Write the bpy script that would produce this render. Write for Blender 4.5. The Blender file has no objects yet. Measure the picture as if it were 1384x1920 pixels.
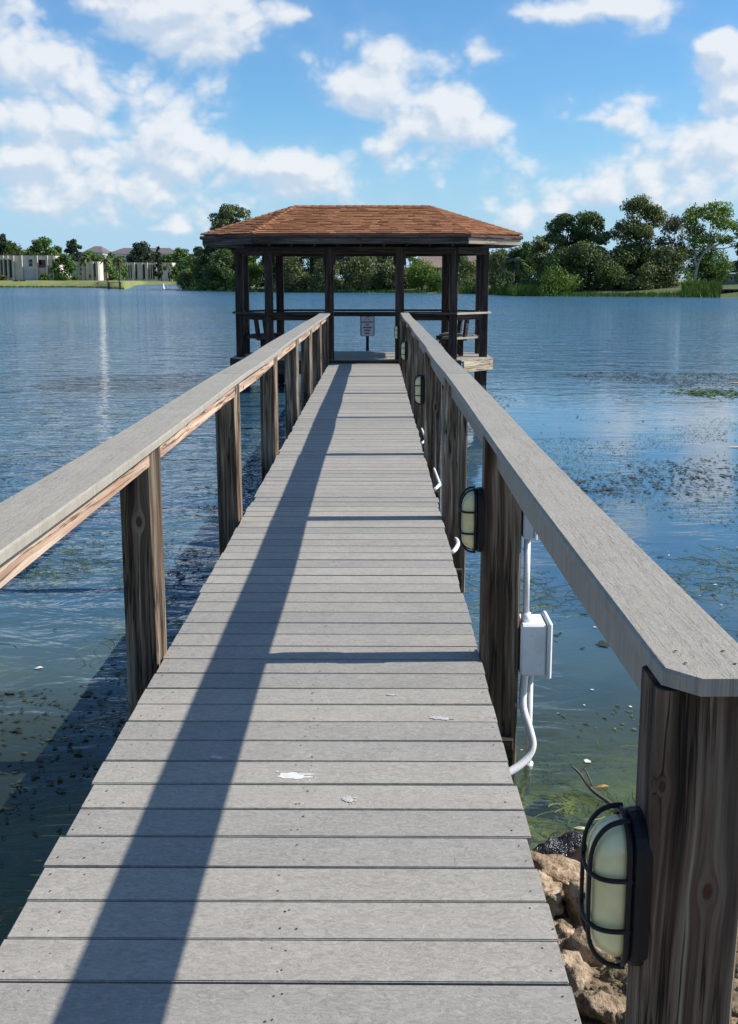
import bpy, bmesh, math, random
import numpy as np
from mathutils import Vector, Matrix
R = math.radians
random.seed(7)
S = bpy.context.scene
C = S.collection

# ------------------------------------------------------------------ camera
CAMZ = 1.48
cam_d = bpy.data.cameras.new('camera'); cam = bpy.data.objects.new('camera', cam_d); C.objects.link(cam)
cam_d.sensor_fit = 'VERTICAL'; cam_d.sensor_height = 36.0
cam_d.lens = 36.0 * 1940 / 1920
cam_d.shift_y = -110 / 1920
cam_d.clip_start = 0.02; cam_d.clip_end = 8000
cam.location = (0, 0, CAMZ)
cam.rotation_euler = (R(90 - 9.51), 0, R(0.3787))
S.camera = cam
S.render.resolution_x = 738; S.render.resolution_y = 1024

# ------------------------------------------------------------------ node helper
class V:
    def __init__(s, nt, o): s.nt = nt; s.o = o
    def _m(s, op, b=None, c=None, rev=False):
        n = s.nt.nodes.new('ShaderNodeMath'); n.operation = op
        a = s
        if rev: a, b = b, a
        for i, x in enumerate((a, b, c)):
            if x is None: continue
            if isinstance(x, V): s.nt.links.new(x.o, n.inputs[i])
            else: n.inputs[i].default_value = x
        return V(s.nt, n.outputs[0])
    def __add__(s, b): return s._m('ADD', b)
    __radd__ = __add__
    def __sub__(s, b): return s._m('SUBTRACT', b)
    def __rsub__(s, b): return s._m('SUBTRACT', b, rev=True)
    def __mul__(s, b): return s._m('MULTIPLY', b)
    __rmul__ = __mul__
    def __truediv__(s, b): return s._m('DIVIDE', b)
    def __rtruediv__(s, b): return s._m('DIVIDE', b, rev=True)
    def __pow__(s, b): return s._m('POWER', b)
    def max(s, b): return s._m('MAXIMUM', b)
    def min(s, b): return s._m('MINIMUM', b)
    def abs(s): return s._m('ABSOLUTE')
    def sin(s): return s._m('SINE')
    def fract(s): return s._m('FRACT')
    def clamp(s):
        r = s._m('ADD', 0.0); r.o.node.use_clamp = True; return r
    def ss(s, a, b, lo=0.0, hi=1.0):
        n = s.nt.nodes.new('ShaderNodeMapRange'); n.interpolation_type = 'SMOOTHSTEP'
        s.nt.links.new(s.o, n.inputs[0])
        n.inputs[1].default_value = a; n.inputs[2].default_value = b
        n.inputs[3].default_value = lo; n.inputs[4].default_value = hi
        return V(s.nt, n.outputs[0])

class G:
    """small node graph writer"""
    def __init__(s, nt): s.nt = nt; s.N = nt.nodes; s.L = nt.links
    def put(s, n, k, v):
        if isinstance(v, V): s.L.new(v.o, n.inputs[k])
        elif isinstance(v, bpy.types.NodeSocket): s.L.new(v, n.inputs[k])
        elif v is not None:
            if isinstance(v, tuple) and len(v) == 3 and len(getattr(n.inputs[k], 'default_value', ())) == 4: v = v + (1,)
            n.inputs[k].default_value = v
    def node(s, t, ins=None, **props):
        n = s.N.new(t)
        for k, v in props.items(): setattr(n, k, v)
        for k, v in (ins or {}).items(): s.put(n, k, v)
        return n
    def coord(s, kind='Object'):
        n = s.node('ShaderNodeTexCoord'); return n.outputs[kind]
    def sep(s, vec):
        n = s.node('ShaderNodeSeparateXYZ', {0: vec}); return [V(s.nt, n.outputs[i]) for i in range(3)]
    def comb(s, x, y, z):
        return s.node('ShaderNodeCombineXYZ', {0: x, 1: y, 2: z}).outputs[0]
    def noise(s, vec, scale=1, detail=2, rough=.5, dist=0):
        n = s.node('ShaderNodeTexNoise', {'Vector': vec, 'Scale': scale, 'Detail': detail, 'Roughness': rough, 'Distortion': dist})
        return V(s.nt, n.outputs[0])
    def ramp(s, fac, stops, interp='LINEAR'):
        n = s.node('ShaderNodeValToRGB', {0: fac}); cr = n.color_ramp; cr.interpolation = interp
        while len(cr.elements) < len(stops): cr.elements.new(.5)
        for e, (p, c) in zip(cr.elements, stops): e.position = p; e.color = tuple(c) + (1,)
        return n.outputs[0]
    def mix(s, fac, a, b, blend='MIX'):
        n = s.node('ShaderNodeMix', data_type='RGBA', blend_type=blend)
        s.put(n, 0, fac); s.put(n, 6, a); s.put(n, 7, b)
        return n.outputs[2]
    def bump(s, h, strength=1, dist=.01, normal=None):
        n = s.node('ShaderNodeBump', {'Strength': strength, 'Distance': dist, 'Height': h})
        if normal is not None: s.put(n, 'Normal', normal)
        return n.outputs[0]
    def rnd(s):
        return V(s.nt, s.node('ShaderNodeObjectInfo').outputs['Random'])

# ------------------------------------------------------------------ world
EXPOSURE = 0.45
SUN_EL, SUN_ROT = 40.0, 88.0
W = bpy.data.worlds.new('World'); S.world = W; W.use_nodes = True
wn = W.node_tree; wn.nodes.clear(); g = G(wn)
sky = g.node('ShaderNodeTexSky', sky_type='NISHITA', sun_disc=False, sun_elevation=R(SUN_EL), sun_rotation=R(SUN_ROT),
             air_density=1.15, dust_density=.25, ozone_density=2.0, altitude=0)
SKYSTR = 0.11
def px_dir(px, py):
    f, cx, cy = 1940., 692., 850.; th = R(9.51); ya = R(.3787)
    a = (px - cx) / f; b = (py - cy) / f
    y = math.cos(th) - b * math.sin(th); z = -math.sin(th) - b * math.cos(th)
    return math.atan2(a * math.cos(ya) - y * math.sin(ya), a * math.sin(ya) + y * math.cos(ya)), math.atan2(z, math.hypot(a, y))
# cumulus: centre and half size in photo pixels, weight
CL = [(340,20,170,75,1.2),(25,15,55,40,.8),(75,125,120,58,.8),(270,180,120,38,.55),(85,225,110,52,1.15),(50,310,90,38,.9),(175,335,90,36,.85),
      (320,275,120,52,1.05),(430,295,60,28,.8),(560,320,95,40,1.05),(640,345,40,18,.6),(70,385,80,32,.7),(360,370,110,24,.65),(495,372,45,22,.6),
      (690,165,92,48,1.15),(750,110,50,32,.6),(590,125,35,25,.35),(575,22,22,18,.55),(690,60,55,24,.5),(885,105,45,26,.5),
      (835,215,82,60,1.2),(905,250,60,38,.6),(725,275,60,40,.9),(805,290,70,22,.5),(665,372,70,16,.55),(830,368,50,14,.5),
      (1110,12,140,34,.95),(1220,38,48,32,.9),(1360,100,60,48,1.2),(1365,180,50,30,.9),(1055,205,26,20,.6),(1140,212,60,22,.75),(1205,200,36,26,.8),
      (1300,270,60,44,1.05),(1365,260,50,55,1.0),(1240,300,90,48,.75),(975,300,40,22,.6),(1010,375,110,26,.75),(1150,350,120,34,.6),(1320,340,120,45,.6),(1250,390,80,26,.65),
      (180,400,120,26,.4),(330,420,60,22,.6),(410,175,35,26,.4),(960,400,80,24,.5)]
grp = bpy.data.node_groups.new('cloud_density', 'ShaderNodeTree')
grp.interface.new_socket('Vector', in_out='INPUT', socket_type='NodeSocketVector')
grp.interface.new_socket('Density', in_out='OUTPUT', socket_type='NodeSocketFloat')
gg = G(grp); gi = gg.node('NodeGroupInput'); go = gg.node('NodeGroupOutput')
az, el, _z = gg.sep(gi.outputs[0])
wv = gg.comb(az * 9.0, el * 15.0, 0.0)
warp1 = gg.noise(wv, 1.6, 3, .55) - .5
warp2 = gg.noise(gg.comb(az * 9.0 + 7.3, el * 15.0 + 3.1, 4.0), 1.6, 3, .55) - .5
azw = az + warp1 * .026; elw = el + warp2 * .018
# the cumulus field is tabled on 16 elevations x 32 azimuths and read back through colour ramps (cheap to shade)
AZ0, AZ1, EL0, EL1, NB, NA = -.385, .385, -.01, .275, 16, 32
def cl_density(a, e):
    v = -1.2
    for (px, py, rx, ry, w) in CL:
        a0, e0 = px_dir(px, py); dx = (a - a0) / (rx * 1.06 / 1950); dy = (e - e0) / (ry * 1.08 / 1950)
        v = max(v, (1 - dx * dx - dy * dy) * w)
    return (v + 1.2) / 2.6
ta = (azw - AZ0) * (1 / (AZ1 - AZ0)); te = (elw - EL0) * (1 / (EL1 - EL0))
D = None
for q in range(4):
    sa = [(i / (NA - 1), [max(0, min(1, cl_density(AZ0 + (AZ1 - AZ0) * i / (NA - 1), EL0 + (EL1 - EL0) * (q * 4 + c) / (NB - 1)))) for c in range(4)]) for i in range(NA)]
    se = []
    for i in range(NB): se.append((i / (NB - 1), [1.0 if i == q * 4 + c else 0.0 for c in range(4)]))
    nodes = []
    for st, fac in ((sa, ta), (se, te)):
        n = gg.node('ShaderNodeValToRGB', {0: fac}); cr = n.color_ramp
        while len(cr.elements) < len(st): cr.elements.new(.5)
        for e_, (p_, c_) in zip(cr.elements, st): e_.position = p_; e_.color = c_
        nodes.append(n)
    vd = gg.node('ShaderNodeVectorMath', {0: nodes[0].outputs[0], 1: nodes[1].outputs[0]}, operation='DOT_PRODUCT')
    t_ = V(grp, vd.outputs['Value']) + V(grp, nodes[0].outputs[1]) * V(grp, nodes[1].outputs[1])
    D = t_ if D is None else D + t_
D = D * 2.6 - 1.2
# clouds everywhere else: cumulus on a flat layer seen from below
elp = el.max(.03)
pr = 1.0 / elp
wide = gg.noise(gg.comb(az * 3.0, el * 6.0, 2.0), 1.7, 2, .5)
outside = (az.abs() - .37).ss(0, .06).max((el - .262).ss(0, .03)).max(((-1.0 * el) + .0).ss(0, .02))
Gn = (wide - .60) * 7.0
D = D * (1.0 - outside) + (D.max(-1.0) * 0.0 + Gn) * outside
fb = gg.noise(gg.comb(az * 20.0, el * 24.0, 1.0), 1.0, 5, .58)
bn1 = (gg.noise(gg.comb(az * 26.0, el * 32.0, 9.0), 1.0, 0) - .5).abs() * 4.0
bn2 = (gg.noise(gg.comb(az * 60.0, el * 72.0, 4.0), 1.0, 1) - .5).abs() * 4.0
fb2 = gg.noise(gg.comb(az * 8.0, el * 16.0, 5.0), 1.0, 3, .5)
D = D.max(-1.2) + (fb - .5) * 1.25 + (fb2 - .5) * .45 + (bn1 - .45) * .40 + (bn2 - .45) * .20
gg.L.new(D.o, go.inputs[0])
dirx, diry, dirz = g.sep(g.coord('Generated'))
azn = dirx._m('ARCTAN2', diry)
hyp = (dirx * dirx + diry * diry)._m('SQRT')
eln = dirz._m('ARCTAN2', hyp)
elm = eln.abs()
def dens(a, e):
    n = g.node('ShaderNodeGroup', node_tree=grp); g.put(n, 0, g.comb(a, e, 0.0)); return V(wn, n.outputs[0])
d0 = dens(azn, elm); d1 = dens(azn + .008, elm + .014)
cov = d0.ss(-.25, .62) * .93
thin = (d0 + 1.0).ss(.1, 1.4) * .10
cov = cov.max(thin)
light = (d0 - d1).ss(-.40, .42)
ccol = g.mix(light, (3.9, 4.6, 5.5), (5.9, 6.05, 6.25))
hz = elm.ss(0, .16)
skyc = g.mix(1.0, sky.outputs[0], (.48, .76, 1.0), 'MULTIPLY')
skyc = g.mix((1.0 - hz) * .8, skyc, (2.9, 4.3, 6.0))
col = g.mix(cov * .97, skyc, ccol)
bg = g.node('ShaderNodeBackground', {0: col, 1: SKYSTR})
wo = g.node('ShaderNodeOutputWorld'); g.L.new(bg.outputs[0], wo.inputs[0])

sd = bpy.data.lights.new('sun', 'SUN'); sd.energy = 5.0; sd.angle = R(.53); sd.color = (1, .945, .86)
sun = bpy.data.objects.new('sun', sd); C.objects.link(sun)
sv = Vector((math.sin(R(SUN_ROT)) * math.cos(R(SUN_EL)), math.cos(R(SUN_ROT)) * math.cos(R(SUN_EL)), math.sin(R(SUN_EL))))
sun.rotation_euler = sv.to_track_quat('Z', 'Y').to_euler()
S.view_settings.view_transform = 'Standard'; S.view_settings.look = 'None'
S.view_settings.exposure = EXPOSURE; S.view_settings.gamma = 1
S.render.engine = 'CYCLES'
S.cycles.max_bounces = 8; S.cycles.transparent_max_bounces = 16

# ------------------------------------------------------------------ materials
def material(name):
    m = bpy.data.materials.new(name); m.use_nodes = True; nt = m.node_tree; nt.nodes.clear()
    g = G(nt); out = g.node('ShaderNodeOutputMaterial')
    return m, g, out
def principled(g, out, col, rough=.6, normal=None, **kw):
    p = g.node('ShaderNodeBsdfPrincipled', {'Base Color': col, 'Roughness': rough})
    if normal is not None: g.put(p, 'Normal', normal)
    for k, v in kw.items(): g.put(p, k.replace('_', ' '), v)
    g.L.new(p.outputs[0], out.inputs[0]); return p

def wood(name, axis, stops, knots=None, cell=0.9, fine=1.0, lichen=.5, bump=.004, crack=1.0):
    """weathered timber; axis = direction of the grain; knots = fixed (across, along) spots or None for random ones"""
    m, g, out = material(name)
    rnd = g.rnd(); x, y, z = g.sep(g.coord())
    if axis == 'z': across, along, third = x + y * 1.3, z, y
    elif axis == 'y': across, along, third = x + z * 1.3, y, z
    else: across, along, third = y + z * 1.3, x, z
    ac0, al0 = across, along
    across = across + rnd * 7.0; along = along + rnd * 13.0
    low = g.noise(g.comb(across * 3.0, along * 1.2, rnd * 9.0), 1.0, 2, .5)
    u = across + (low - .5) * .05
    knotmask = None
    def flow(u, dx, dz, r):
        d2 = dx * dx + dz * dz * .30
        uu = dx * (1.0 - (r * r) / d2.max(r * r)) - dx
        return uu, d2
    if knots:
        for (kx, kz, r) in knots:
            dx = ac0 - kx; dz = al0 - kz
            uu, d2 = flow(u, dx, dz, r * 1.35)
            u = u + uu
            k = d2._m('SQRT').ss(r * .55, r * .95, 1, 0)
            ring = d2._m('SQRT').ss(r * 1.1, r * 1.7, 1, 0)
            knotmask = k if knotmask is None else knotmask.max(k)
    vn = g.node('ShaderNodeTexVoronoi', {'Vector': g.comb(across * 1.6, along * cell, rnd * 5.0), 'Scale': 1.0, 'Randomness': .9})
    vx, vy, vz = g.sep(vn.outputs['Position'])
    dx = across - vx * (1 / 1.6); dz = along - vy * (1 / cell)
    rr = .018
    uu, d2 = flow(u, dx, dz, rr)
    u = u + uu
    k = d2._m('SQRT').ss(rr * .5, rr * .95, 1, 0)
    knotmask = k if knotmask is None else knotmask.max(k)
    grain = g.noise(g.comb(u * 60.0, along * 1.6, third * 8.0), fine, 5, .62)
    bands = g.noise(g.comb(u * 24.0, along * .9, 3.0), fine, 3, .55)
    streak = g.noise(g.comb(u * 210.0, along * 5.0, 1.0), fine, 2, .6)
    crk = g.noise(g.comb(u * 30.0, along * .8, rnd * 3.0 + 5.0), fine, 4, .6)
    crm = (crk - .5).abs().ss(0, .022, 1, 0) * g.noise(g.comb(across * 5.0, along * 1.5, 8.0), 1.0, 2, .5).ss(.42, .56) * crack
    f = bands * .55 + grain * .45
    f = (f - .5) * 3.4 + .50
    col = g.ramp(f.clamp(), stops)
    blotch = g.noise(g.comb(across * 6.0, along * 2.0, third * 6.0 + 2.0), 1.0, 4, .6)
    col = g.mix(blotch.ss(.45, .75) * .32, col, g.mix(lichen, (.05, .035, .025), (.34, .33, .29)))
    col = g.mix((streak - .5).abs() * .9, col, (.06, .045, .035))
    col = g.mix(knotmask * .9, col, (.075, .028, .014))
    col = g.mix(crm * .92, col, (.008, .006, .005))
    col = g.mix(.30, col, g.mix(rnd, (.5, .45, .4), (1.2, 1.15, 1.1)), 'MULTIPLY')
    h = grain * .5 + bands * .5 + streak * .2 - crm * 2.2 - knotmask * .3
    principled(g, out, col, .78, g.bump(h, 1.0, bump * 1.4), Specular_IOR_Level=.25)
    return m
POST_ST = [(.0, (.020, .013, .008)), (.3, (.068, .043, .027)), (.5, (.145, .100, .066)), (.75, (.27, .215, .155)), (1, (.50, .43, .33))]
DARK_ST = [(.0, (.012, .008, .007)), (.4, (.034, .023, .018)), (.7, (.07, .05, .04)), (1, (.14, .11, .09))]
FRESH_ST = [(.0, (.20, .11, .07)), (.35, (.38, .24, .17)), (.65, (.50, .37, .28)), (1, (.62, .52, .42))]
SUNLIT_ST = [(.0, (.22, .16, .11)), (.4, (.40, .33, .24)), (1, (.58, .50, .39))]
M_post = wood('post_timber', 'z', POST_ST)
M_post_near = wood('near_post_timber', 'z', POST_ST, knots=[(-.0505, .914, .010), (-.128, 1.087, .007)], cell=.5)
M_post_left = wood('left_post_timber', 'z', POST_ST, knots=[(-.066, .92, .016)], cell=.5)
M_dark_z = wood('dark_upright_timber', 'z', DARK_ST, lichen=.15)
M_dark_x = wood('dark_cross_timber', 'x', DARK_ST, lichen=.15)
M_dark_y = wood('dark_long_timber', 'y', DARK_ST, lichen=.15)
M_fresh_y = wood('reddish_rail_timber', 'y', FRESH_ST, lichen=.6, crack=.6)
M_sunlit_x = wood('sunlit_timber', 'x', SUNLIT_ST, lichen=.5)  # gazebo boards facing the sun: sunlight put into the colour

def composite(name, axis, base, var, scale=1.0, crack=.0):
    m, g, out = material(name); rnd = g.rnd(); x, y, z = g.sep(g.coord())
    if axis == 'x': al, ac = x, y
    else: al, ac = y, x
    al2 = al + rnd * 11.0
    emb = g.noise(g.comb(al2 * 34.0, ac * 75.0, rnd * 30.0), scale, 3, .6, 1.6)
    spk = g.noise(g.comb(al2 * 420.0, ac * 420.0, rnd * 9.0), 1.0, 2, .6)
    big = g.noise(g.comb(al2 * 4.0, ac * 5.0, rnd * 30.0 + 3.0), 1.0, 4, .6)
    dirt = g.noise(g.comb(al2 * 14.0, ac * 14.0, 9.0 + rnd), 1.0, 5, .65)
    f = (emb - .5) * .9 * var + (spk - .5) * 1.0 + (big - .5) * .55 + .5
    d = tuple(c * .66 for c in base); l = tuple(min(1, c * 1.24) for c in base)
    col = g.mix(f.clamp(), d, l)
    tone = g.mix(rnd, (.84, .85, .87), (1.11, 1.09, 1.05))
    col = g.mix(.85, col, tone, 'MULTIPLY')
    col = g.mix(dirt.ss(.58, .8) * .35, col, (.16, .13, .09))
    h = emb * .7 * var + spk * .35
    if crack:
        c = g.noise(g.comb(al2 * 1.2, ac * 60.0, rnd), 1.0, 4, .6)
        cm = (c - .5).abs().ss(0, .012, 1, 0) * crack; h = h - cm * 2.0
        col = g.mix(cm * .5, col, (.07, .06, .05))
    principled(g, out, col, .74, g.bump(h, .7, .0022), Specular_IOR_Level=.35)
    return m
M_deck = composite('deck_composite', 'x', (.308, .290, .258), 1.9)
M_cap = composite('rail_cap_composite', 'y', (.295, .275, .235), 1.2, 1.0, .25)
M_sunlit_capx = composite('sunlit_cross_cap', 'x', (.30, .27, .23), 1.0, 1.0, .4)  # paler copy for right-hand rails and seats, sunlight in its colour

def simple(name, col, rough=.5, bumps=0, var=.15, scale=8, metallic=0, spec=.5):
    m, g, out = material(name); co = g.coord()
    n = g.noise(co, scale, 5, .6); rnd = g.rnd()
    c = g.mix((n - .5) * 2 * var + .5 if False else n.ss(.3, .7), tuple(v * (1 - var) for v in col), tuple(min(1, v * (1 + var)) for v in col))
    nn = g.bump(g.noise(co, scale * 6, 4, .6), .6, bumps) if bumps else None
    principled(g, out, c, rough, nn, Metallic=metallic, Specular_IOR_Level=spec); return m
M_black = simple('black_cast_metal', (.007, .007, .009), .5, .0006, .3, 30, 0, .3)
m, g, out = material('white_plastic'); co = g.coord()
n = g.noise(co, 9, 5, .65); n2 = g.noise(co, 60, 4, .7)
c = g.mix(n.ss(.45, .75) * .45, (.70, .71, .71), (.45, .41, .33)); c = g.mix(n2.ss(.60, .72) * .5, c, (.22, .19, .15))
principled(g, out, c, .45, g.bump(n2, .4, .0004)); M_white = m
M_greyplastic = simple('grey_plastic', (.46, .50, .54), .45, .0003, .06, 12)
M_steel = simple('galvanised_steel', (.35, .36, .37), .4, 0, .1, 40, .8)
m, g, out = material('frosted_lens')
n = g.noise(g.coord(), 14, 3, .5)
M_lens = m
principled(g, out, g.mix(n.ss(.3, .7), (.66, .60, .30), (.80, .75, .42)), .22, None, Subsurface_Weight=.15, Subsurface_Radius=(.02, .02, .01), Coat_Weight=.4)
M_screw = simple('screw_head', (.05, .035, .03), .6)
m, g, out = material('dried_white_splash'); co = g.coord()
n = g.noise(co, 60, 4, .7); n2 = g.noise(co, 18, 3, .6)
p = g.node('ShaderNodeBsdfPrincipled', {'Base Color': g.mix(n.ss(.3, .7), (.50, .50, .46), (.66, .66, .62)), 'Roughness': .8})
g.L.new(p.outputs[0], out.inputs[0]); M_splash = m
M_splash2 = simple('faded_splash', (.40, .39, .36), .85, 0, .15, 60)

def stone(name, a, b, moss=.3):
    m, g, out = material(name); co = g.coord(); rnd = g.rnd()
    n = g.noise(co, 7, 8, .68); n2 = g.noise(co, 22, 5, .7); n3 = g.noise(co, 3.5, 4, .6)
    col = g.mix(n.ss(.35, .65), a, b)
    col = g.mix(n2.ss(.48, .60) * .75, col, tuple(v * .35 for v in a))
    col = g.mix(n3.ss(.55, .68) * moss, col, (.16, .14, .03))
    col = g.mix(.4, col, g.mix(rnd, (.6, .6, .6), (1.25, 1.2, 1.1)), 'MULTIPLY')
    principled(g, out, col, .85, g.bump(n * .7 + n2 * .4, 1, .05)); return m
M_rock = stone('limestone', (.30, .205, .125), (.60, .47, .33), .5)
M_algae = stone('algae_stone', (.20, .17, .03), (.42, .36, .10), .6)
M_rock2 = stone('mossy_stone', (.16, .12, .07), (.34, .28, .16), .8)
m, g, out = material('wet_black_stone'); n = g.noise(g.coord(), 9, 6, .7)
principled(g, out, g.mix(n.ss(.3, .7), (.008, .008, .01), (.05, .048, .05)), .22, g.bump(n, 1, .03)); M_wet = m

# ------------------------------------------------------------------ object helpers
def link(name, me, mat, parent=None, loc=None):
    if mat is not None and not me.materials: me.materials.append(mat)
    o = bpy.data.objects.new(name, me); C.objects.link(o)
    if parent is not None: o.parent = parent
    if loc is not None: o.location = loc
    return o
def mesh(name, verts, faces, smooth=False):
    me = bpy.data.meshes.new(name); me.from_pydata([tuple(v) for v in verts], [], [tuple(f) for f in faces]); me.update()
    if smooth: me.polygons.foreach_set('use_smooth', [True] * len(me.polygons))
    return me
def empty(name, loc=(0, 0, 0), rz=0):
    o = bpy.data.objects.new(name, None); C.objects.link(o); o.location = loc; o.rotation_euler = (0, 0, rz); o.empty_display_size = .1
    return o
def tag(o, label=None, cat=None, group=None, kind=None):
    if label: o['label'] = label
    if cat: o['category'] = cat
    if group: o['group'] = group
    if kind: o['kind'] = kind
    return o
def box_bm(sx, sy, sz, bevel=.004, c=(0, 0, 0), seg=1):
    bm = bmesh.new(); bmesh.ops.create_cube(bm, size=1)
    for v in bm.verts: v.co = Vector((v.co.x * sx + c[0], v.co.y * sy + c[1], v.co.z * sz + c[2]))
    if bevel: bmesh.ops.bevel(bm, geom=list(bm.edges), offset=bevel, segments=seg, affect='EDGES')
    return bm
def bm_mesh(name, bm, smooth=False):
    me = bpy.data.meshes.new(name); bm.to_mesh(me); bm.free()
    if smooth: me.polygons.foreach_set('use_smooth', [True] * len(me.polygons))
    return me
def box(name, x0, x1, y0, y1, z0, z1, mat, parent=None, bevel=.004):
    """a box whose origin is its own centre"""
    bm = box_bm(x1 - x0, y1 - y0, z1 - z0, bevel)
    me = bm_mesh(name, bm)
    o = link(name, me, mat, parent)
    p = parent.location if parent else Vector((0, 0, 0))
    o.location = ((x0 + x1) / 2 - p.x, (y0 + y1) / 2 - p.y, (z0 + z1) / 2 - p.z)
    return o
def beam(name, a, b, w, t, mat, parent=None, bevel=.004, up=Vector((0, 0, 1))):
    """a timber from a to b (its centre line); w across, t along up; local x = length"""
    a, b = Vector(a), Vector(b); d = b - a; L = d.length; X = d.normalized()
    Y = up.cross(X).normalized(); Z = X.cross(Y)
    me = bm_mesh(name, box_bm(L, w, t, bevel)); o = link(name, me, mat, parent)
    mt = Matrix((X, Y, Z)).transposed().to_4x4(); mt.translation = (a + b) / 2
    if parent: mt = Matrix.Translation(-Vector(parent.location)) @ mt
    o.matrix_local = mt
    return o
def tube_geo(pts, rad, seg=10, closed=False, cap=True):
    pts = [Vector(p) for p in pts]; n = len(pts); vs = []; fs = []
    if not hasattr(rad, '__len__'): rad = [rad] * n
    up = None
    for i, p in enumerate(pts):
        if closed: t = (pts[(i + 1) % n] - pts[i - 1]).normalized()
        else: t = (pts[min(i + 1, n - 1)] - pts[max(i - 1, 0)]).normalized()
        if up is None:
            up = Vector((0, 0, 1)) if abs(t.z) < .9 else Vector((1, 0, 0))
        s = t.cross(up).normalized(); up = s.cross(t).normalized()
        for k in range(seg):
            a = 2 * math.pi * k / seg; vs.append(p + (s * math.cos(a) + up * math.sin(a)) * rad[i])
    m = n if closed else n - 1
    for i in range(m):
        j = (i + 1) % n
        for k in range(seg):
            k2 = (k + 1) % seg; fs.append((i * seg + k, i * seg + k2, j * seg + k2, j * seg + k))
    if cap and not closed:
        fs.append(tuple(range(seg))[::-1]); fs.append(tuple(range((n - 1) * seg, n * seg)))
    return vs, fs
def join_geo(parts):
    V_, F_ = [], []
    for v, f in parts:
        o = len(V_); V_ += list(v); F_ += [tuple(i + o for i in q) for q in f]
    return V_, F_
def smoothpath(pts, n=8):
    pts = [Vector(p) for p in pts]; out = []
    P = [pts[0]] + pts + [pts[-1]]
    for i in range(1, len(P) - 2):
        for k in range(n):
            t = k / n; p0, p1, p2, p3 = P[i - 1:i + 3]
            out.append(.5 * ((2 * p1) + (-p0 + p2) * t + (2 * p0 - 5 * p1 + 4 * p2 - p3) * t * t + (-p0 + 3 * p1 - 3 * p2 + p3) * t ** 3))
    out.append(pts[-1]); return out

WATER = -.47
# ------------------------------------------------------------------ ground
def lerp_tab(t, tab):
    if t <= tab[0][0]: return tab[0][1]
    for (a, va), (b, vb) in zip(tab, tab[1:]):
        if t <= b: return va + (vb - va) * (t - a) / (b - a)
    return tab[-1][1]
SHORE = [(-900, 250), (-200, 285), (0, 297), (120, 292), (180, 272), (215, 240), (236, 232), (246, 262), (256, 400), (270, 480), (325, 480), (340, 470), (346, 216), (380, 200), (450, 182), (560, 167), (700, 160),
         (900, 150), (960, 131), (1100, 127), (1384, 124), (1700, 118), (2600, 105)]
def shore_d(ang):                     # ang measured from +y towards +x
    if abs(ang) > 1.2: return 110
    px = 705 + math.tan(ang) * 1950
    return lerp_tab(px, SHORE)
def bank_top(ang):
    px = 705 + math.tan(max(-1.2, min(1.2, ang))) * 1950
    return lerp_tab(px, [(100, 1.35), (220, 1.3), (250, 1.2), (340, 1.1), (348, .15), (900, .1), (1100, .3), (1300, .6), (1384, .85)])
def ground_h(x, y):
    r = math.hypot(x, y)
    ys = 2.75 + .55 * max(-2.5, min(1.6, x)) + .12 * math.sin(x * 3.1) + .08 * math.sin(x * 7.7)
    if r < 60:
        s = ys - y
        if s > 0: return WATER + min(.43, s * .14)
        return WATER - min(2.2, -s * .17 + .012 * s * s)
    ang = math.atan2(x, y); d = shore_d(ang)
    if abs(ang) > 1.45: 
        return WATER + .43 if y < -5 else WATER - 2.2
    k = (r - d)
    top = bank_top(ang)
    if k < 0: return WATER + max(-2.2, k * .08)
    w = 26 if top > 1 else 9
    t = min(1, k / w); return WATER + (top - WATER) * (1 - (1 - t) ** 1.6) + .0
angs = [-math.pi, -2.6, -2.1, -1.75, -1.5, -1.3, -1.1, -.9, -.75, -.6, -.5] + list(np.linspace(-.42, .42, 330)) + [.5, .6, .75, .9, 1.1, 1.3, 1.5, 1.75, 2.1, 2.6]
nearr = [0.4, .8, 1.2, 1.5, 1.8, 2.0, 2.2, 2.4, 2.55, 2.7, 2.85, 3.0, 3.15, 3.3, 3.45, 3.6, 3.8, 4, 4.3, 4.7, 5.2, 6, 7, 8.5, 10, 13, 18, 26, 40, 58]
rel = [.8, .93, .97, .99, 1.0, 1.01, 1.03, 1.06, 1.1, 1.2, 1.5, 2.2, 4, 9, 22]
vs = [(0, 0, ground_h(0, 0))]; nA = len(angs)
for r_, isrel in [(q, 0) for q in nearr] + [(q, 1) for q in rel]:
    for a in angs:
        r = r_ * shore_d(a) if isrel else r_
        x, y = r * math.sin(a), r * math.cos(a); vs.append((x, y, ground_h(x, y)))
fs = []
for k in range(nA): fs.append((0, 1 + (k + 1) % nA, 1 + k))
for j in range(len(nearr + rel) - 1):
    for k in range(nA):
        a = 1 + j * nA + k; b = 1 + j * nA + (k + 1) % nA
        fs.append((a, b, b + nA, a + nA))
m, g, out = material('ground_soil_and_grass'); co = g.coord(); x, y, z = g.sep(co)
n1 = g.noise(co, .25, 5, .6); n2 = g.noise(co, 3.0, 5, .65); n3 = g.noise(co, 14, 6, .7)
lawn = g.mix(n1.ss(.35, .68), (.13, .16, .035), (.24, .23, .06))
lawn = g.mix(n2.ss(.4, .8) * .4, lawn, (.10, .13, .03))
bed = g.mix(n2.ss(.3, .7), (.15, .125, .035), (.30, .25, .075))
bed = g.mix(n3.ss(.5, .7) * .35, bed, (.04, .04, .02))
soil = g.mix(n3.ss(.35, .65), (.05, .035, .02), (.30, .22, .13))
far = y.ss(60, 100)
landmask = (z - WATER).ss(-.03, .03)
lawn = g.mix(y.ss(190, 225), g.mix(n2.ss(.3, .7), (.035, .05, .014), (.10, .13, .03)), lawn)  # island and right shore ground darkened: tree shade put into the colour
land = g.mix(far, soil, lawn)
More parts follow.
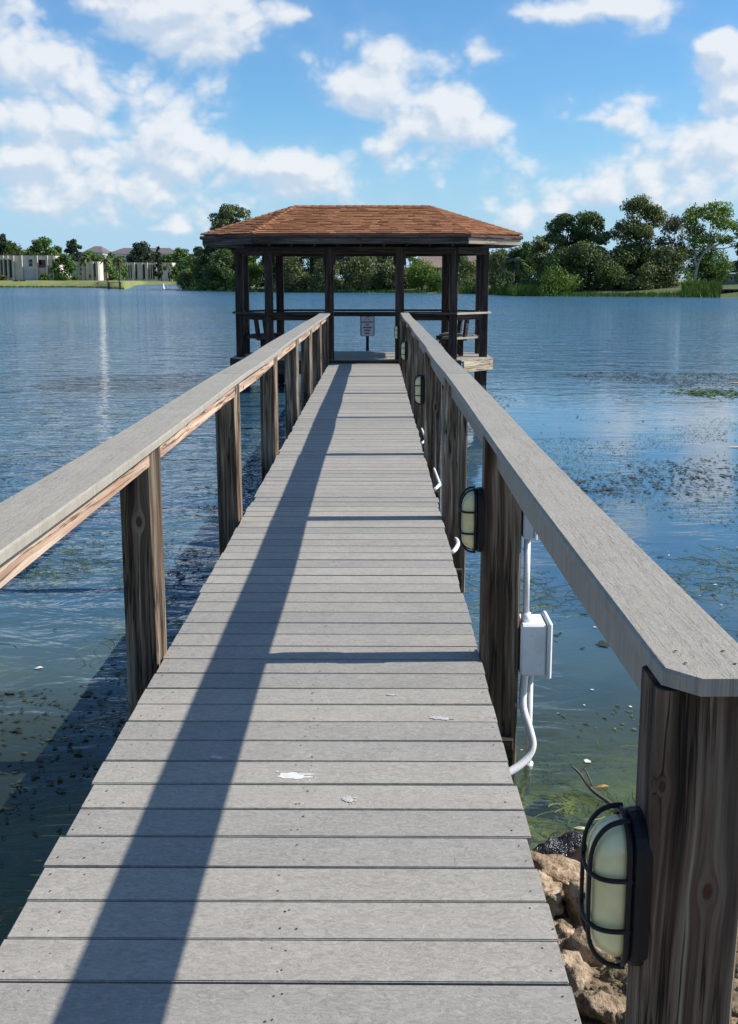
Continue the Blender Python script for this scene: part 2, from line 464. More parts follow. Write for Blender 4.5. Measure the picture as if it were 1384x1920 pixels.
principled(g, out, g.mix(landmask, bed, land), .95, g.bump(n3 * .6 + n2 * .4, .8, .03)); M_ground = m
gr = link('ground', mesh('ground', vs, fs, True), M_ground); tag(gr, kind='structure')

# ------------------------------------------------------------------ water
m, g, out = material('lake_water'); co = g.coord(); x, y, z = g.sep(co)
calm_r = x.ss(.2, 1.2) * y.ss(14, 25, 1, 0)
calm_l = x.ss(-1.2, -.2, 1, 0) * y.ss(3.4, 7.0, 1, 0)
patch = g.noise(g.comb(x * .05, y * .03, 0.0), 1.0, 3, .5).ss(.35, .65, .65, 1.15)
amp = (1.0 - calm_r * .93) * (1.0 - calm_l * .8) * patch * (1.0 + y.ss(25, 130) * 1.6)
w1 = g.noise(g.comb(x * 1.9, y * 3.8, 0.0), 1.0, 3, .58, .6)
w2 = g.noise(g.comb(x * 3.6 + y * .7, y * 9.0 - x * 1.1, 3.0), 1.0, 3, .6, .4)
w3 = g.noise(g.comb(x * .6, y * 1.15, 6.0), 1.0, 2, .5)
hgt = (w1 * .058 + w2 * .016 + w3 * .11) * amp
bmp = g.node('ShaderNodeBump', {'Strength': 1.0, 'Distance': 1.0, 'Height': hgt}).outputs[0]
inc = g.node('ShaderNodeNewGeometry').outputs['Incoming']
cosi = V(g.nt, g.node('ShaderNodeVectorMath', {0: inc, 1: bmp}, operation='DOT_PRODUCT').outputs['Value']).abs()
mn = g.noise(g.comb(x * .5, y * .5, 0.0), 1.0, 4, .6)
fr = ((1.0 - cosi).max(0.0) ** 5.0) * .98 + .02      # Schlick, the same from above and below
gl = g.node('ShaderNodeBsdfGlossy', {'Color': (1, 1, 1, 1), 'Roughness': y.ss(15, 160, .03, .11), 'Normal': bmp})
murk_and_sky = g.node('ShaderNodeBsdfDiffuse', {'Color': g.mix(y.ss(9, 40), g.mix(y.ss(3.6, 6.6), g.mix(mn.ss(.3, .7), (.050, .075, .055), (.100, .118, .070)), g.mix(mn.ss(.3, .7), (.026, .080, .150), (.055, .115, .145))), (.045, .130, .215))})  # murk near the shore; farther out, sky reflection put in as diffuse blue
tr = g.node('ShaderNodeBsdfTransparent', {'Color': (.66, .80, .68, 1)})
shal = (y + mn * .6).ss(3.9, 5.6, .22, .88)
mx = g.node('ShaderNodeMixShader', {0: shal, 1: tr.outputs[0], 2: murk_and_sky.outputs[0]})
mx2 = g.node('ShaderNodeMixShader', {0: fr, 1: mx.outputs[0], 2: gl.outputs[0]})
g.L.new(mx2.outputs[0], out.inputs[0]); M_water = m
wa = link('lake_water', mesh('lake_water', [(-3000, -300, 0), (3000, -300, 0), (3000, 3500, 0), (-3000, 3500, 0)], [(0, 1, 2, 3)]), M_water, loc=(0, 0, WATER))
tag(wa, kind='structure')
#@@PIER
# ------------------------------------------------------------------ pier
rp = random.Random(11)
pier = tag(empty('pier', (0, 0, 0)), 'long narrow wooden pier with grey boards and two railings leading to the gazebo', 'pier')
XL, XR = -.842, .416
PITCH = .1471
y0 = 1.991 - PITCH * 24 + .0                # a joint lies at 1.991
board_me = []
for k in range(8):
    bm = box_bm(1.26, .1405, .025, .0025, seg=2)
    for v in bm.verts:
        if v.co.z > 0: v.co.z += rp.uniform(-.0006, .0006)
    board_me.append(bm_mesh('deck_board', bm, False))
joints = []
y = y0; i = 0
while y + PITCH < 18.66:
    gap = 0.0
    me = board_me[i % 8]
    o = link('deck_board', me, M_deck, pier)
    dx = rp.gauss(0, .004)
    dz = rp.gauss(0, .0008)
    o.location = ((XL + XR) / 2 + dx, y + PITCH / 2, -.0125 + dz)
    o.rotation_euler = (rp.gauss(0, .0035), rp.gauss(0, .0006), rp.gauss(0, .0011) + (math.pi if i % 3 == 1 else 0))
    joints.append(y); y += PITCH; i += 1
# screw heads: joined, too small to pick apart
sv_, sf_ = [], []
for y in joints:
    for xx in (XL + .035, XL + .10, -.225, -.20, XR - .028):
        for q in (.035, .108):
            if rp.random() < .25: continue
            cx_ = xx + rp.gauss(0, .012); cy_ = y + q + rp.gauss(0, .007); o_ = len(sv_); rr = rp.uniform(.0020, .0034)
            for k in range(6):
                a = k * math.pi / 3; sv_.append((cx_ + rr * math.cos(a), cy_ + rr * math.sin(a), .0016))
            sf_.append(tuple(range(o_, o_ + 6)))
sc_ = link('screw', mesh('screw', sv_, sf_), M_screw, pier); tag(sc_, kind='stuff')
# frame under the deck
for xx in (XL + .045, -.215, XR - .05):
    box('joist', xx - .019, xx + .019, y0, 18.6, -.215, -.027, M_dark_y, pier)
POST_Y = [1.46 + 2.43 * k for k in range(8)]
def worn_post(x0, x1, ya, yb, z0, z1, mt, par, side):
    """square timber whose corners are worn away unevenly"""
    cx_, cy_, cz_ = (x0 + x1) / 2, (ya + yb) / 2, (z0 + z1) / 2; hx, hy = (x1 - x0) / 2, (yb - ya) / 2
    n = 14; vs, fs = [], []
    ch = [[rp.uniform(.004, .009) for _ in range(n + 1)] for _ in range(4)]
    if side < 0: 
        a = rp.uniform(.010, .014); b = rp.uniform(.022, .034)
        ch[1] = [a + (b - a) * (i / n) ** 1.5 + rp.uniform(-.002, .002) for i in range(n + 1)]
    for i in range(n + 1):
        z = z0 - cz_ + (z1 - z0) * i / n; c = [q[i] for q in ch]
        vs += [(-hx, -hy + c[0], z), (-hx + c[0], -hy, z), (hx - c[1], -hy, z), (hx, -hy + c[1] * 1.7, z), (hx, hy - c[2], z), (hx - c[2], hy, z), (-hx + c[3], hy, z), (-hx, hy - c[3], z)]
    for i in range(n):
        for k in range(8): fs.append((i * 8 + k, i * 8 + (k + 1) % 8, (i + 1) * 8 + (k + 1) % 8, (i + 1) * 8 + k))
    fs.append(tuple(range(8))[::-1]); fs.append(tuple(range(n * 8, n * 8 + 8)))
    return link('post', mesh('post', vs, fs), mt, par, (cx_, cy_, cz_))
prs = {}
for k, py in enumerate([POST_Y[0] - 2.43] + POST_Y):
    for side in (-1, 1):
        x0, x1 = ((-.985, -.842) if side < 0 else (.420, .565))
        w = rp.uniform(-.004, .004)
        mt = M_post
        if k == 1 and side > 0: mt = M_post_near
        if k == 2 and side < 0: mt = M_post_left
        ybk = py + (.10 if side < 0 else .105)
        o = worn_post(x0 + min(w, 0), x1, py, ybk, -1.6, .878, mt, pier, side)
        o.rotation_euler = (rp.gauss(0, .003), rp.gauss(0, .003), rp.gauss(0, .012))
        if k in (1, 2): o.rotation_euler = (0, 0, 0)
        if py > 2: # girt bolted across the posts below the deck
            pass
    if k:
        box('crossbeam', -.985, .545, py - .045, py - .002, -.50, -.31, M_dark_x, pier)
# rails: cap boards and sub rails (each span is a board of its own)
def cap_board(side, ya, yb, chamf=False):
    x0, x1 = ((-.985, -.800) if side < 0 else (.424, .578))
    n = max(2, int((yb - ya) / .3)); vs, fs = [], []
    t = .027
    ph = rp.uniform(0, 6); ph2 = rp.uniform(0, 6); sag = rp.uniform(.002, .006)
    xc = (x0 + x1) / 2; w = (x1 - x0) / 2
    st = [ya + (yb - ya) * i / n for i in range(n + 1)]
    prof = lambda a: [(-w, -t), (w, -t), (w, -.005), (w - .005, 0), (-w + .005, 0), (-w, -.005)]
    if chamf: st = [ya, ya + .045] + st[1:]
    for i, yy in enumerate(st):
        ox = .004 * math.sin(yy * 1.3 + ph); oz = -.004 * math.sin((yy - ya) / (yb - ya) * math.pi) * (1 + math.sin(ph2)) + .0
        tw = .006 * math.sin(yy * .9 + ph2)
        for (a, b) in prof(0):
            if chamf and i == 0: a = a * (1 - .045 / w) if True else a
            vs.append((xc + ox + a, yy, b + oz + tw * a))
    for i in range(len(st) - 1):
        for k in range(6):
            k2 = (k + 1) % 6; fs.append((i * 6 + k, i * 6 + k2, (i + 1) * 6 + k2, (i + 1) * 6 + k))
    fs.append(tuple(range(6))[::-1]); e = (len(st) - 1) * 6; fs.append(tuple(range(e, e + 6)))
    cy_ = (ya + yb) / 2
    me = mesh('rail_cap', [(v[0] - xc, v[1] - cy_, v[2]) for v in vs], [f[::-1] for f in fs])
    o = link('rail_cap', me, M_cap, pier, (xc, cy_, .912)); return o
for side, cuts in ((-1, [-1.2, 1.5, 6.37, 8.80, 13.66, 18.47]), (1, [1.42, 6.37, 8.8, 13.66, 18.45])):
    for j, (a, b) in enumerate(zip(cuts, cuts[1:])):
        cap_board(side, a + .003, b - .003, chamf=(side > 0 and j == 0))
for k in range(-1, 7):
    ya = POST_Y[k] + .10 if k >= 0 else POST_Y[0] - 2.33
    yb = POST_Y[k + 1]
    for side in (-1, 1):
        if side > 0 and k < 0: continue
        xc = -.884 if side < 0 else .480
        n = 6; vs, fs = [], []; bow = rp.uniform(-.010, .010); h = .108
        L = yb - ya
        for i in range(n + 1):
            t = i / n; yy = -L / 2 + L * t; ox = bow * math.sin(t * math.pi)
            zz = -.004 * math.sin(t * math.pi)
            for (a, b) in ((-.019, -h / 2), (.019, -h / 2), (.019, h / 2), (-.019, h / 2)): vs.append((ox + a, yy, b + zz))
        for i in range(n):
            for q in range(4):
                q2 = (q + 1) % 4; fs.append((i * 4 + q, (i + 1) * 4 + q, (i + 1) * 4 + q2, i * 4 + q2))
        fs.append((0, 1, 2, 3)); fs.append(tuple(n * 4 + q for q in (3, 2, 1, 0)))
        o = link('sub_rail', mesh('sub_rail', vs, fs), M_fresh_y if side < 0 else M_cap, pier, (xc, (ya + yb) / 2, .829 + .002))

sv_, sf_ = [], []
for side, xx0 in ((-1, -.893), (1, .50)):
    for py in POST_Y:
        for dy in (.02, .075):
            for dx in (-.035, .035):
                o_ = len(sv_); cx_ = xx0 + dx + rp.gauss(0, .004); cy_ = py + dy + rp.gauss(0, .004)
                for k in range(8): sv_.append((cx_ + .003 * math.cos(k * .785), cy_ + .003 * math.sin(k * .785), .9135))
                sf_.append(tuple(range(o_, o_ + 8)))
tag(link('cap_screw', mesh('cap_screw', sv_, sf_), M_screw, pier), kind='stuff')
# dried splashes on the boards
def splash(name, cx_, cy_, sx, sy, seed, mat, label):
    r = random.Random(seed); bm = bmesh.new()
    def blob(x, y, a, b, n=18, j=.22, rot=0):
        top = []
        for k in range(n):
            t = 2 * math.pi * k / n; q = 1 + r.uniform(-j, j)
            px_ = a * q * math.cos(t); py_ = b * q * math.sin(t)
            top.append(bm.verts.new((x + px_, y + py_, .0)))
        c = bm.verts.new((x, y, .0012))
        for k in range(n): bm.faces.new((top[k], top[(k + 1) % n], c))
    blob(-sx * .25, 0, sx * .55, sy * .6); blob(sx * .15, -sy * .25, sx * .3, sy * .45)
    blob(sx * .55, sy * .22, sx * .4, sy * .16, 10); blob(sx * .6, -sy * .3, sx * .32, sy * .13, 10)
    for _ in range(5): blob(r.uniform(-sx, sx), r.uniform(-sy, sy), sx * .05, sy * .09, 7)
    o = link(name, bm_mesh(name, bm), mat, None, (cx_, cy_, .0022)); tag(o, label, 'splash'); return o
splash('white_splash', -.244, 2.925, .062, .034, 3, M_splash, 'largest white splash dried on the near pier boards')
splash('white_splash', -.075, 2.782, .024, .028, 5, M_splash2, 'small faded round stain on the board just nearer than the largest splash')
splash('white_splash', -.493, 3.045, .034, .020, 8, M_splash2, 'small pale splash lying in the shadow band of the railing')
splash('white_splash', .06, 3.545, .022, .014, 12, M_splash2, 'tiny pale splash on the boards right of the middle, nearer than the first post shadow')
splash('white_splash', .23, 3.345, .050, .024, 15, M_splash2, 'wide faint stain on the board near the right deck edge')

# ------------------------------------------------------------------ bulkhead lamps on the right posts
def stadium(hy, hz, n=10):
    """closed outline in the y-z plane: rounded ends at top and bottom"""
    pts = []; r = hy
    for k in range(n + 1):
        a = math.pi * k / n; pts.append((r * math.cos(a), (hz - r) + r * math.sin(a)))
    for k in range(n + 1):
        a = math.pi + math.pi * k / n; pts.append((r * math.cos(a), -(hz - r) + r * math.sin(a)))
    return pts
def shell(prof, closed_end=True):
    """prof: list of (x, scale_y, scale_z) rings of the stadium"""
    vs, fs = [], []; st = None
    for i, (x, hy, hz) in enumerate(prof):
        s = stadium(hy, hz); st = len(s)
        for (y_, z_) in s: vs.append((x, y_, z_))
    for i in range(len(prof) - 1):
        for k in range(st):
            k2 = (k + 1) % st; fs.append((i * st + k, i * st + k2, (i + 1) * st + k2, (i + 1) * st + k))
    fs.append(tuple(range(st))[::-1]); e = (len(prof) - 1) * st; fs.append(tuple(range(e, e + st)))
    return vs, fs
def fixnormals(me):
    bm = bmesh.new(); bm.from_mesh(me); bmesh.ops.recalc_face_normals(bm, faces=bm.faces); bm.to_mesh(me); bm.free(); return me
me_base = fixnormals(mesh('backplate', *shell([(0, .056, .129), (-.018, .056, .129), (-.028, .054, .127), (-.033, .050, .122)])))
me_lens = fixnormals(mesh('lens', *shell([(-.030, .0465, .117), (-.052, .046, .1155), (-.070, .0445, .110), (-.084, .041, .101), (-.094, .035, .088), (-.099, .026, .074), (-.101, .014, .060)])))
me_lens.polygons.foreach_set('use_smooth', [True] * len(me_lens.polygons))
parts = []
ringx = -.036
def arc_yz(x, hy, hz): return [(x, a, b) for a, b in stadium(hy, hz, 12)]
parts.append(tube_geo(arc_yz(-.040, .053, .125), .0055, 8, closed=True))
for zz in (-.045, .040):
    parts.append(tube_geo(smoothpath([(-.034, .054, zz), (-.070, .053, zz), (-.094, .044, zz), (-.1075, .024, zz), (-.110, 0, zz), (-.1075, -.024, zz), (-.094, -.044, zz), (-.070, -.053, zz), (-.034, -.054, zz)], 5), .0040, 8))
for yy in (-.026, .026):
    parts.append(tube_geo(smoothpath([(-.034, yy, -.124), (-.055, yy, -.1225), (-.078, yy, -.113), (-.096, yy, -.092), (-.1045, yy, -.062), (-.106, yy, 0), (-.1045, yy, .062), (-.096, yy, .092), (-.078, yy, .113), (-.055, yy, .1225), (-.034, yy, .124)], 5), .0043, 8))
cv, cf = join_geo(parts)
me_cage = fixnormals(mesh('guard', cv, cf, True))
def lamp(px_, py_, pz_, label):
    t = tag(empty('bulkhead_lamp', (px_, py_, pz_)), label, 'lamp', 'caged lamps along the right railing')
    t.scale = (.84, 1.0, 1.0)
    link('backplate', me_base, M_black, t); link('lens', me_lens, M_lens, t); link('guard', me_cage, M_black, t)
    return t
lamp0 = lamp(.424, POST_Y[0] + .056, .528, 'nearest and largest black caged oval lamp, on the end post of the right railing')
for k, z_, lb in ((1, .557, 'second caged oval lamp from the camera, on the post with the electrical boxes'),
                  (3, .555, 'third caged oval lamp from the camera, halfway along the right railing'),
                  (5, .56, 'fourth caged oval lamp from the camera, small in the picture'),
                  (7, .56, 'farthest caged oval lamp, beside the gazebo entrance')):
    c = lamp0.copy(); C.objects.link(c); c.location = (.418, POST_Y[k] + .056, z_); c['label'] = lb
    for ch in list(lamp0.children):
        d = ch.copy(); C.objects.link(d); d.parent = c

# ------------------------------------------------------------------ electrical boxes and conduit
PY2 = POST_Y[1]
eb = tag(empty('electrical_box', (.569, PY2 + .055, -.06)), 'large white electrical box low on the outer side of the second right post', 'electrical box')
box('box_body', .570, .672, PY2 - .008, PY2 + .135, -.062, .150, M_white, eb, .008)
box('box_lid', .6735, .692, PY2 - .018, PY2 + .145, -.072, .160, M_white, eb, .006)
me = mesh('conduit', *tube_geo([(.594, PY2 + .04, .150), (.592, PY2 + .04, .492)], .0125, 12), True); link('conduit', me, M_white, eb, (-.569, -(PY2 + .055), .06))
me = mesh('coupling', *tube_geo([(.594, PY2 + .04, .1505), (.594, PY2 + .04, .185)], .019, 12), True); link('coupling', me, M_white, eb, (-.569, -(PY2 + .055), .06))
sb_ = tag(empty('switch_box', (.569, PY2 + .05, .49)), 'small grey weatherproof box on the second right post just under the rail', 'electrical box')
box('box_body', .570, .612, PY2 - .002, PY2 + .085, .492, .640, M_greyplastic, sb_, .005)
box('box_lid', .6135, .624, PY2 - .006, PY2 + .089, .488, .644, M_white, sb_, .003)
pl = mesh('conduit', *join_geo([tube_geo([(.622, PY2 + .07, -.07), (.624, PY2 + .07, -.60)], .0125, 12), tube_geo([(.624, PY2 + .07, -.46), (.624, PY2 + .07, -.485)], .02, 12)]), True)
tag(link('straight_conduit', pl, M_white), 'straight white conduit dropping from the electrical box into the water', 'conduit')
cur = smoothpath([(.594, PY2 + .03, -.065), (.590, PY2 + .03, -.13), (.588, PY2 + .01, -.20), (.612, PY2 - .02, -.28), (.622, PY2 - .04, -.335), (.60, PY2 - .06, -.375), (.545, PY2 - .09, -.41), (.44, PY2 - .13, -.44), (.2, PY2 - .2, -.46)], 6)
tag(link('curved_conduit', mesh('curved_conduit', *tube_geo(cur, .0155, 12), True), M_white), 'bent white flexible conduit swinging from the electrical box back under the deck', 'conduit')
for (ya, yb, lb) in ((5.75, 6.31, 'short white conduit from the deck edge to the third right post'), (7.55, 8.74, 'short white conduit from the deck edge to the fourth right post'), (9.75, 11.17, 'short white conduit from the deck edge to the fifth right post')):
    p = smoothpath([(.34, ya + .22, -.14), (.43, ya, -.06), (.475, ya + .10, -.045), (.495, ya + .35, -.08), (.50, yb, -.12)], 6)
    tag(link('short_conduit', mesh('short_conduit', *tube_geo(p, .0125, 10), True), M_white), lb, 'conduit')

# ------------------------------------------------------------------ gazebo
gaz = tag(empty('gazebo', (-.265, 19.87, 0)), 'open wooden gazebo with a low brown shingled roof at the end of the pier', 'gazebo')
GX = -.265
def oct_pts(fx, sx, y_f, y_s1, y_s2, y_b):
    return [(GX - fx, y_f), (GX + fx, y_f), (GX + sx, y_s1), (GX + sx, y_s2), (GX + fx, y_b), (GX - fx, y_b), (GX - sx, y_s2), (GX - sx, y_s1)]
# floor boards run across, clipped to the octagon
fl = oct_pts(1.80, 2.42, 18.66, 19.38, 20.38, 21.12)
def oct_x(y, P):
    xs = []
    for (a, b) in zip(P, P[1:] + P[:1]):
        if (a[1] - y) * (b[1] - y) < 0: xs.append(a[0] + (b[0] - a[0]) * (y - a[1]) / (b[1] - a[1]))
    return (min(xs), max(xs)) if len(xs) >= 2 else None
y = 18.665
while y + .14 < 21.12:
    a, b = oct_x(y + .002, fl), oct_x(y + .139, fl)
    if a and b:
        vs = [(a[0], y, 0), (a[1], y, 0), (b[1], y + .1415, 0), (b[0], y + .1415, 0)]
        cx_ = (a[0] + a[1]) / 2; V2 = [(v[0] - cx_, v[1] - y, q) for q in (-.028, 0) for v in vs]
        me = mesh('floor_board', V2, [(3, 2, 1, 0), (4, 5, 6, 7), (0, 1, 5, 4), (1, 2, 6, 5), (2, 3, 7, 6), (3, 0, 4, 7)])
        link('floor_board', me, M_deck, gaz, (cx_ - GX, y - 19.87, .060 + rp.gauss(0, .0008)))
    y += .1471
def ring_beams(name, P, z, w, t, mat, skip=(), inset=0.0, mats=None, bev=.004):
    for i, (a, b) in enumerate(zip(P, P[1:] + P[:1])):
        if i in skip: continue
        A = Vector((a[0], a[1], z)); B = Vector((b[0], b[1], z)); d = (B - A).normalized()
        beam(name, A + d * inset, B - d * inset, w, t, (mats or {}).get(i, mat), gaz, bev)
rimP = oct_pts(1.825, 2.45, 18.635, 19.365, 20.40, 21.15)
M_dark_long = M_dark_x
ring_beams('rim_board', rimP, -.018, .036, .10, M_dark_x, skip=(0,), inset=.018, mats={1: M_sunlit_x, 2: M_sunlit_x, 7: M_dark_x})  # right chamfer and side painted paler to look sunlit
ring_beams('rim_board', rimP, -.123, .034, .095, M_dark_x, skip=(0,), inset=.02, mats={1: M_sunlit_x, 2: M_sunlit_x})
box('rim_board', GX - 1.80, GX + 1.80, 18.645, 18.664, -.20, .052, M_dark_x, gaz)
postP = oct_pts(1.655, 2.275, 18.78, 19.48, 20.30, 20.95)
PW = .072
gposts = list(postP) + [(-.835 - .0, 18.77), (.405 + .02, 18.77)]
for i, (x_, y_) in enumerate(gposts):
    if i >= 8: w2 = .078
    else: w2 = PW
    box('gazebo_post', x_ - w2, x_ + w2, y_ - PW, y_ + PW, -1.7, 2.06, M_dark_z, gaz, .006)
for i, (x_, y_) in enumerate(gposts):            # short brackets beside the post heads
    for s in (-1, 1):
        if i in (0, 1, 8, 9): box('bracket', x_ + s * .092 - .019, x_ + s * .092 + .019, y_ - .05, y_ + .05, 1.78 if i < 8 else 1.74, 1.945, M_dark_z, gaz)
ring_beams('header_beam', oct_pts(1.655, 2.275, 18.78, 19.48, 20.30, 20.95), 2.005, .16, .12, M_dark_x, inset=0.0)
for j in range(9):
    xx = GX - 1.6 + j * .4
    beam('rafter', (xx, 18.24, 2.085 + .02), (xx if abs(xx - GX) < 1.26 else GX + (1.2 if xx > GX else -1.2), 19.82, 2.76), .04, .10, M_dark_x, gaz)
    beam('rafter', (xx, 21.5, 2.105), (xx if abs(xx - GX) < 1.26 else GX + (1.2 if xx > GX else -1.2), 19.92, 2.76), .04, .10, M_dark_x, gaz)
# roof
eave = oct_pts(1.88, 2.90, 18.15, 19.10, 20.64, 21.59)
ZE = 2.262; ZR = 2.835; RX = 1.26
RL = Vector((GX - RX, 19.87, ZR)); RR = Vector((GX + RX, 19.87, ZR))
E = [Vector((p[0], p[1], ZE)) for p in eave]
E[2].z += .02; E[3].z += .02; E[6].z += .02; E[7].z += .02
faces = [(E[0], E[1], RR, RL), (E[1], E[2], RR, RR), (E[2], E[3], RR, RR), (E[3], E[4], RR, RR), (E[4], E[5], RL, RR), (E[5], E[6], RL, RL), (E[6], E[7], RL, RL), (E[7], E[0], RL, RL)]
M_roofdeck = simple('roof_underlay', (.035, .028, .024), .9)
rv = [tuple(v - Vector((GX, 19.87, 0))) for v in E] + [tuple(RL - Vector((GX, 19.87, 0))), tuple(RR - Vector((GX, 19.87, 0)))]
rf = [(0, 1, 9, 8), (1, 2, 9), (2, 3, 9), (3, 4, 9), (4, 5, 8, 9), (5, 6, 8), (6, 7, 8), (7, 0, 8), (7, 6, 5, 4, 3, 2, 1, 0)]
roof = link('roof', mesh('roof', rv, rf), M_roofdeck, gaz)
m, g, out = material('asphalt_shingle'); co = g.coord()
at = g.node('ShaderNodeAttribute', attribute_name='tone'); tone = V(g.nt, at.outputs['Fac'])
n = g.noise(co, 9, 4, .6); n2 = g.noise(co, 140, 2, .7)
colr = g.ramp((tone * .5 + n * .35 + .08).clamp(), [(0, (.12, .050, .024)), (.35, (.21, .088, .040)), (.65, (.29, .130, .060)), (1, (.38, .195, .10))])
colr = g.mix((n2 - .5).abs() * 1.2, colr, (.09, .045, .03))
stain = g.noise(co, 1.6, 4, .6).ss(.55, .75)
colr = g.mix(stain * .35, colr, (.12, .07, .045))
principled(g, out, colr, .92, g.bump(n2, .6, .003), Specular_IOR_Level=.2); M_shingle = m
rs = random.Random(5)
def shingle_face(F, expo=.108, wid=.16):
    A, B, Ct, Dt = F; out = []
    n = (B - A).cross(Dt - A).normalized()
    if n.z < 0: n = -n
    ux = (B - A).normalized(); vdir = n.cross(ux)
    if vdir.z < 0: vdir = -vdir
    H = (Dt - A).dot(vdir); nr = int(round(H / expo))
    L0 = A; 
    def edge(v, left):
        t = v / H; return (A.lerp(Dt, t)) if left else (B.lerp(Ct, t))
    for r in range(nr):
        va = r * H / nr; vb = (r + 1.12) * H / nr
        if r == nr - 1: vb = H
        la, ra = (edge(va, True) - A).dot(ux), (edge(va, False) - A).dot(ux)
        lb, rb = (edge(vb, True) - A).dot(ux), (edge(vb, False) - A).dot(ux)
        u = min(la, lb) - rs.uniform(0, wid); umax = max(ra, rb)
        while u < umax:
            w = wid * rs.uniform(.6, 1.35); u0, u1 = u + .0015, u + w - .0015; u += w
            d0 = rs.uniform(-.004, .004)
            q = [(max(u0, la), va + d0), (min(u1, ra), va + d0), (min(u1, rb), vb), (max(u0, lb), vb)]
            if q[0][0] >= q[1][0] - .002 and q[3][0] >= q[2][0] - .002: continue
            if q[0][0] > q[1][0]: mid = (q[0][0] + q[1][0]) / 2; q[0] = (mid, q[0][1]); q[1] = (mid + .001, q[1][1])
            if q[3][0] > q[2][0]: mid = (q[3][0] + q[2][0]) / 2; q[3] = (mid, q[3][1]); q[2] = (mid + .001, q[2][1])
            th = rs.choice((.011, .015, .02))
            lo = [A + ux * a + vdir * b + n * .002 for a, b in q]
            hi = [lo[0] + n * (th + .003), lo[1] + n * (th + .003), lo[2] + n * .006, lo[3] + n * .006]
            out.append((lo + hi, rs.random(), r))
    return out
BF = [(4, 5, 6, 7), (0, 1, 5, 4), (1, 2, 6, 5), (2, 3, 7, 6), (3, 0, 4, 7)]
def tone_attr(me, vals):
    a = me.attributes.new('tone', 'FLOAT', 'FACE'); a.data.foreach_set('value', vals)
org = Vector((GX, 19.87, 0))
front = shingle_face(faces[0]); single = front[:296]; rest = front[296:]
for pts, t, r in single:
    c = sum(pts, Vector()) / 8
    me = mesh('shingle', [p - c for p in pts], BF); tone_attr(me, [t] * 5); link('shingle', me, M_shingle, roof, c - org)
for F in faces[1:]: rest += shingle_face(F)
vv, ff, tt = [], [], []
for pts, t, r in rest:
    o_ = len(vv); vv += [p - org for p in pts]; ff += [tuple(i + o_ for i in f) for f in BF]; tt += [t] * 5
me = mesh('shingle_field', vv, ff); tone_attr(me, tt); tag(link('shingle_field', me, M_shingle, roof), kind='stuff')
# hip and ridge caps
def capstrip(a, b, n, parent):
    a, b = Vector(a), Vector(b); d = (b - a) / n; vs, fs, tv = [], [], []
    s = d.cross(Vector((0, 0, 1))).normalized()
    for i in range(n):
        p = a + d * i; q = p + d * 1.1; o_ = len(vs); w = .085
        vs += [p - s * w + Vector((0, 0, -.002)), p + Vector((0, 0, .034)), p + s * w + Vector((0, 0, -.002)), q - s * w + Vector((0, 0, -.01)), q + Vector((0, 0, .022)), q + s * w + Vector((0, 0, -.01))]
        fs += [(o_, o_ + 1, o_ + 4, o_ + 3), (o_ + 1, o_ + 2, o_ + 5, o_ + 4), (o_ + 2, o_ + 1, o_)]; tv += [rs.random() * .6 + .3] * 3
    me = mesh('hip_cap', [v - org for v in vs], fs); tone_attr(me, tv); tag(link('hip_cap', me, M_shingle, parent), kind='stuff')
for i, ap in ((0, RL), (7, RL), (6, RL), (5, RL), (1, RR), (2, RR), (3, RR), (4, RR)): capstrip(E[i], ap, 14, roof)
capstrip(RL, RR, 16, roof)
# fascia: two tiers
Mf = {1: M_sunlit_x, 2: M_sunlit_x}
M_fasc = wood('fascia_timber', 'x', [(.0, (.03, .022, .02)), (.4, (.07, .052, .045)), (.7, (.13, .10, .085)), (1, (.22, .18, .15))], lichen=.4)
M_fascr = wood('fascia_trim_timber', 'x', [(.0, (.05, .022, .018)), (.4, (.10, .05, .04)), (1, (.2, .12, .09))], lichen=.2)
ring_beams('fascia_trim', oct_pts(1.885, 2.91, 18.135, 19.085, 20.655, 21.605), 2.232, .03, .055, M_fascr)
ring_beams('fascia_board', oct_pts(1.85, 2.865, 18.17, 19.11, 20.63, 21.57), 2.150, .036, .105, M_fasc, mats={1: M_sunlit_x, 2: M_sunlit_x})  # sun side gets the paler boards, its light painted in
ring_beams('soffit_board', oct_pts(1.72, 2.55, 18.50, 19.3, 20.44, 21.24), 2.12, .55, .02, M_dark_x)
# railings between the posts (not across the entrance)
railP = postP
for i, (a, b) in enumerate(zip(railP, railP[1:] + railP[:1])):
    segs = [(a, b)]
    if i == 0: segs = [(a, (-.90, 18.78)), ((.47, 18.78), b)]
    for (p, q) in segs:
        A, B = Vector((p[0], p[1], .88)), Vector((q[0], q[1], .88)); d = (B - A).normalized()
        nrm = Vector((d.y, -d.x, 0))
        beam('hand_rail', A + nrm * .055 - d * .05, B + nrm * .055 + d * .05, .16, .035, M_sunlit_capx if i in (1, 2) else M_dark_x, gaz)  # rails on the sun side are coloured as lit, the others dark
        lo = nrm * .0
        beam('lower_rail', A + d * PW + Vector((0, 0, -.075)), B - d * PW + Vector((0, 0, -.075)), .036, .088, M_dark_x, gaz)
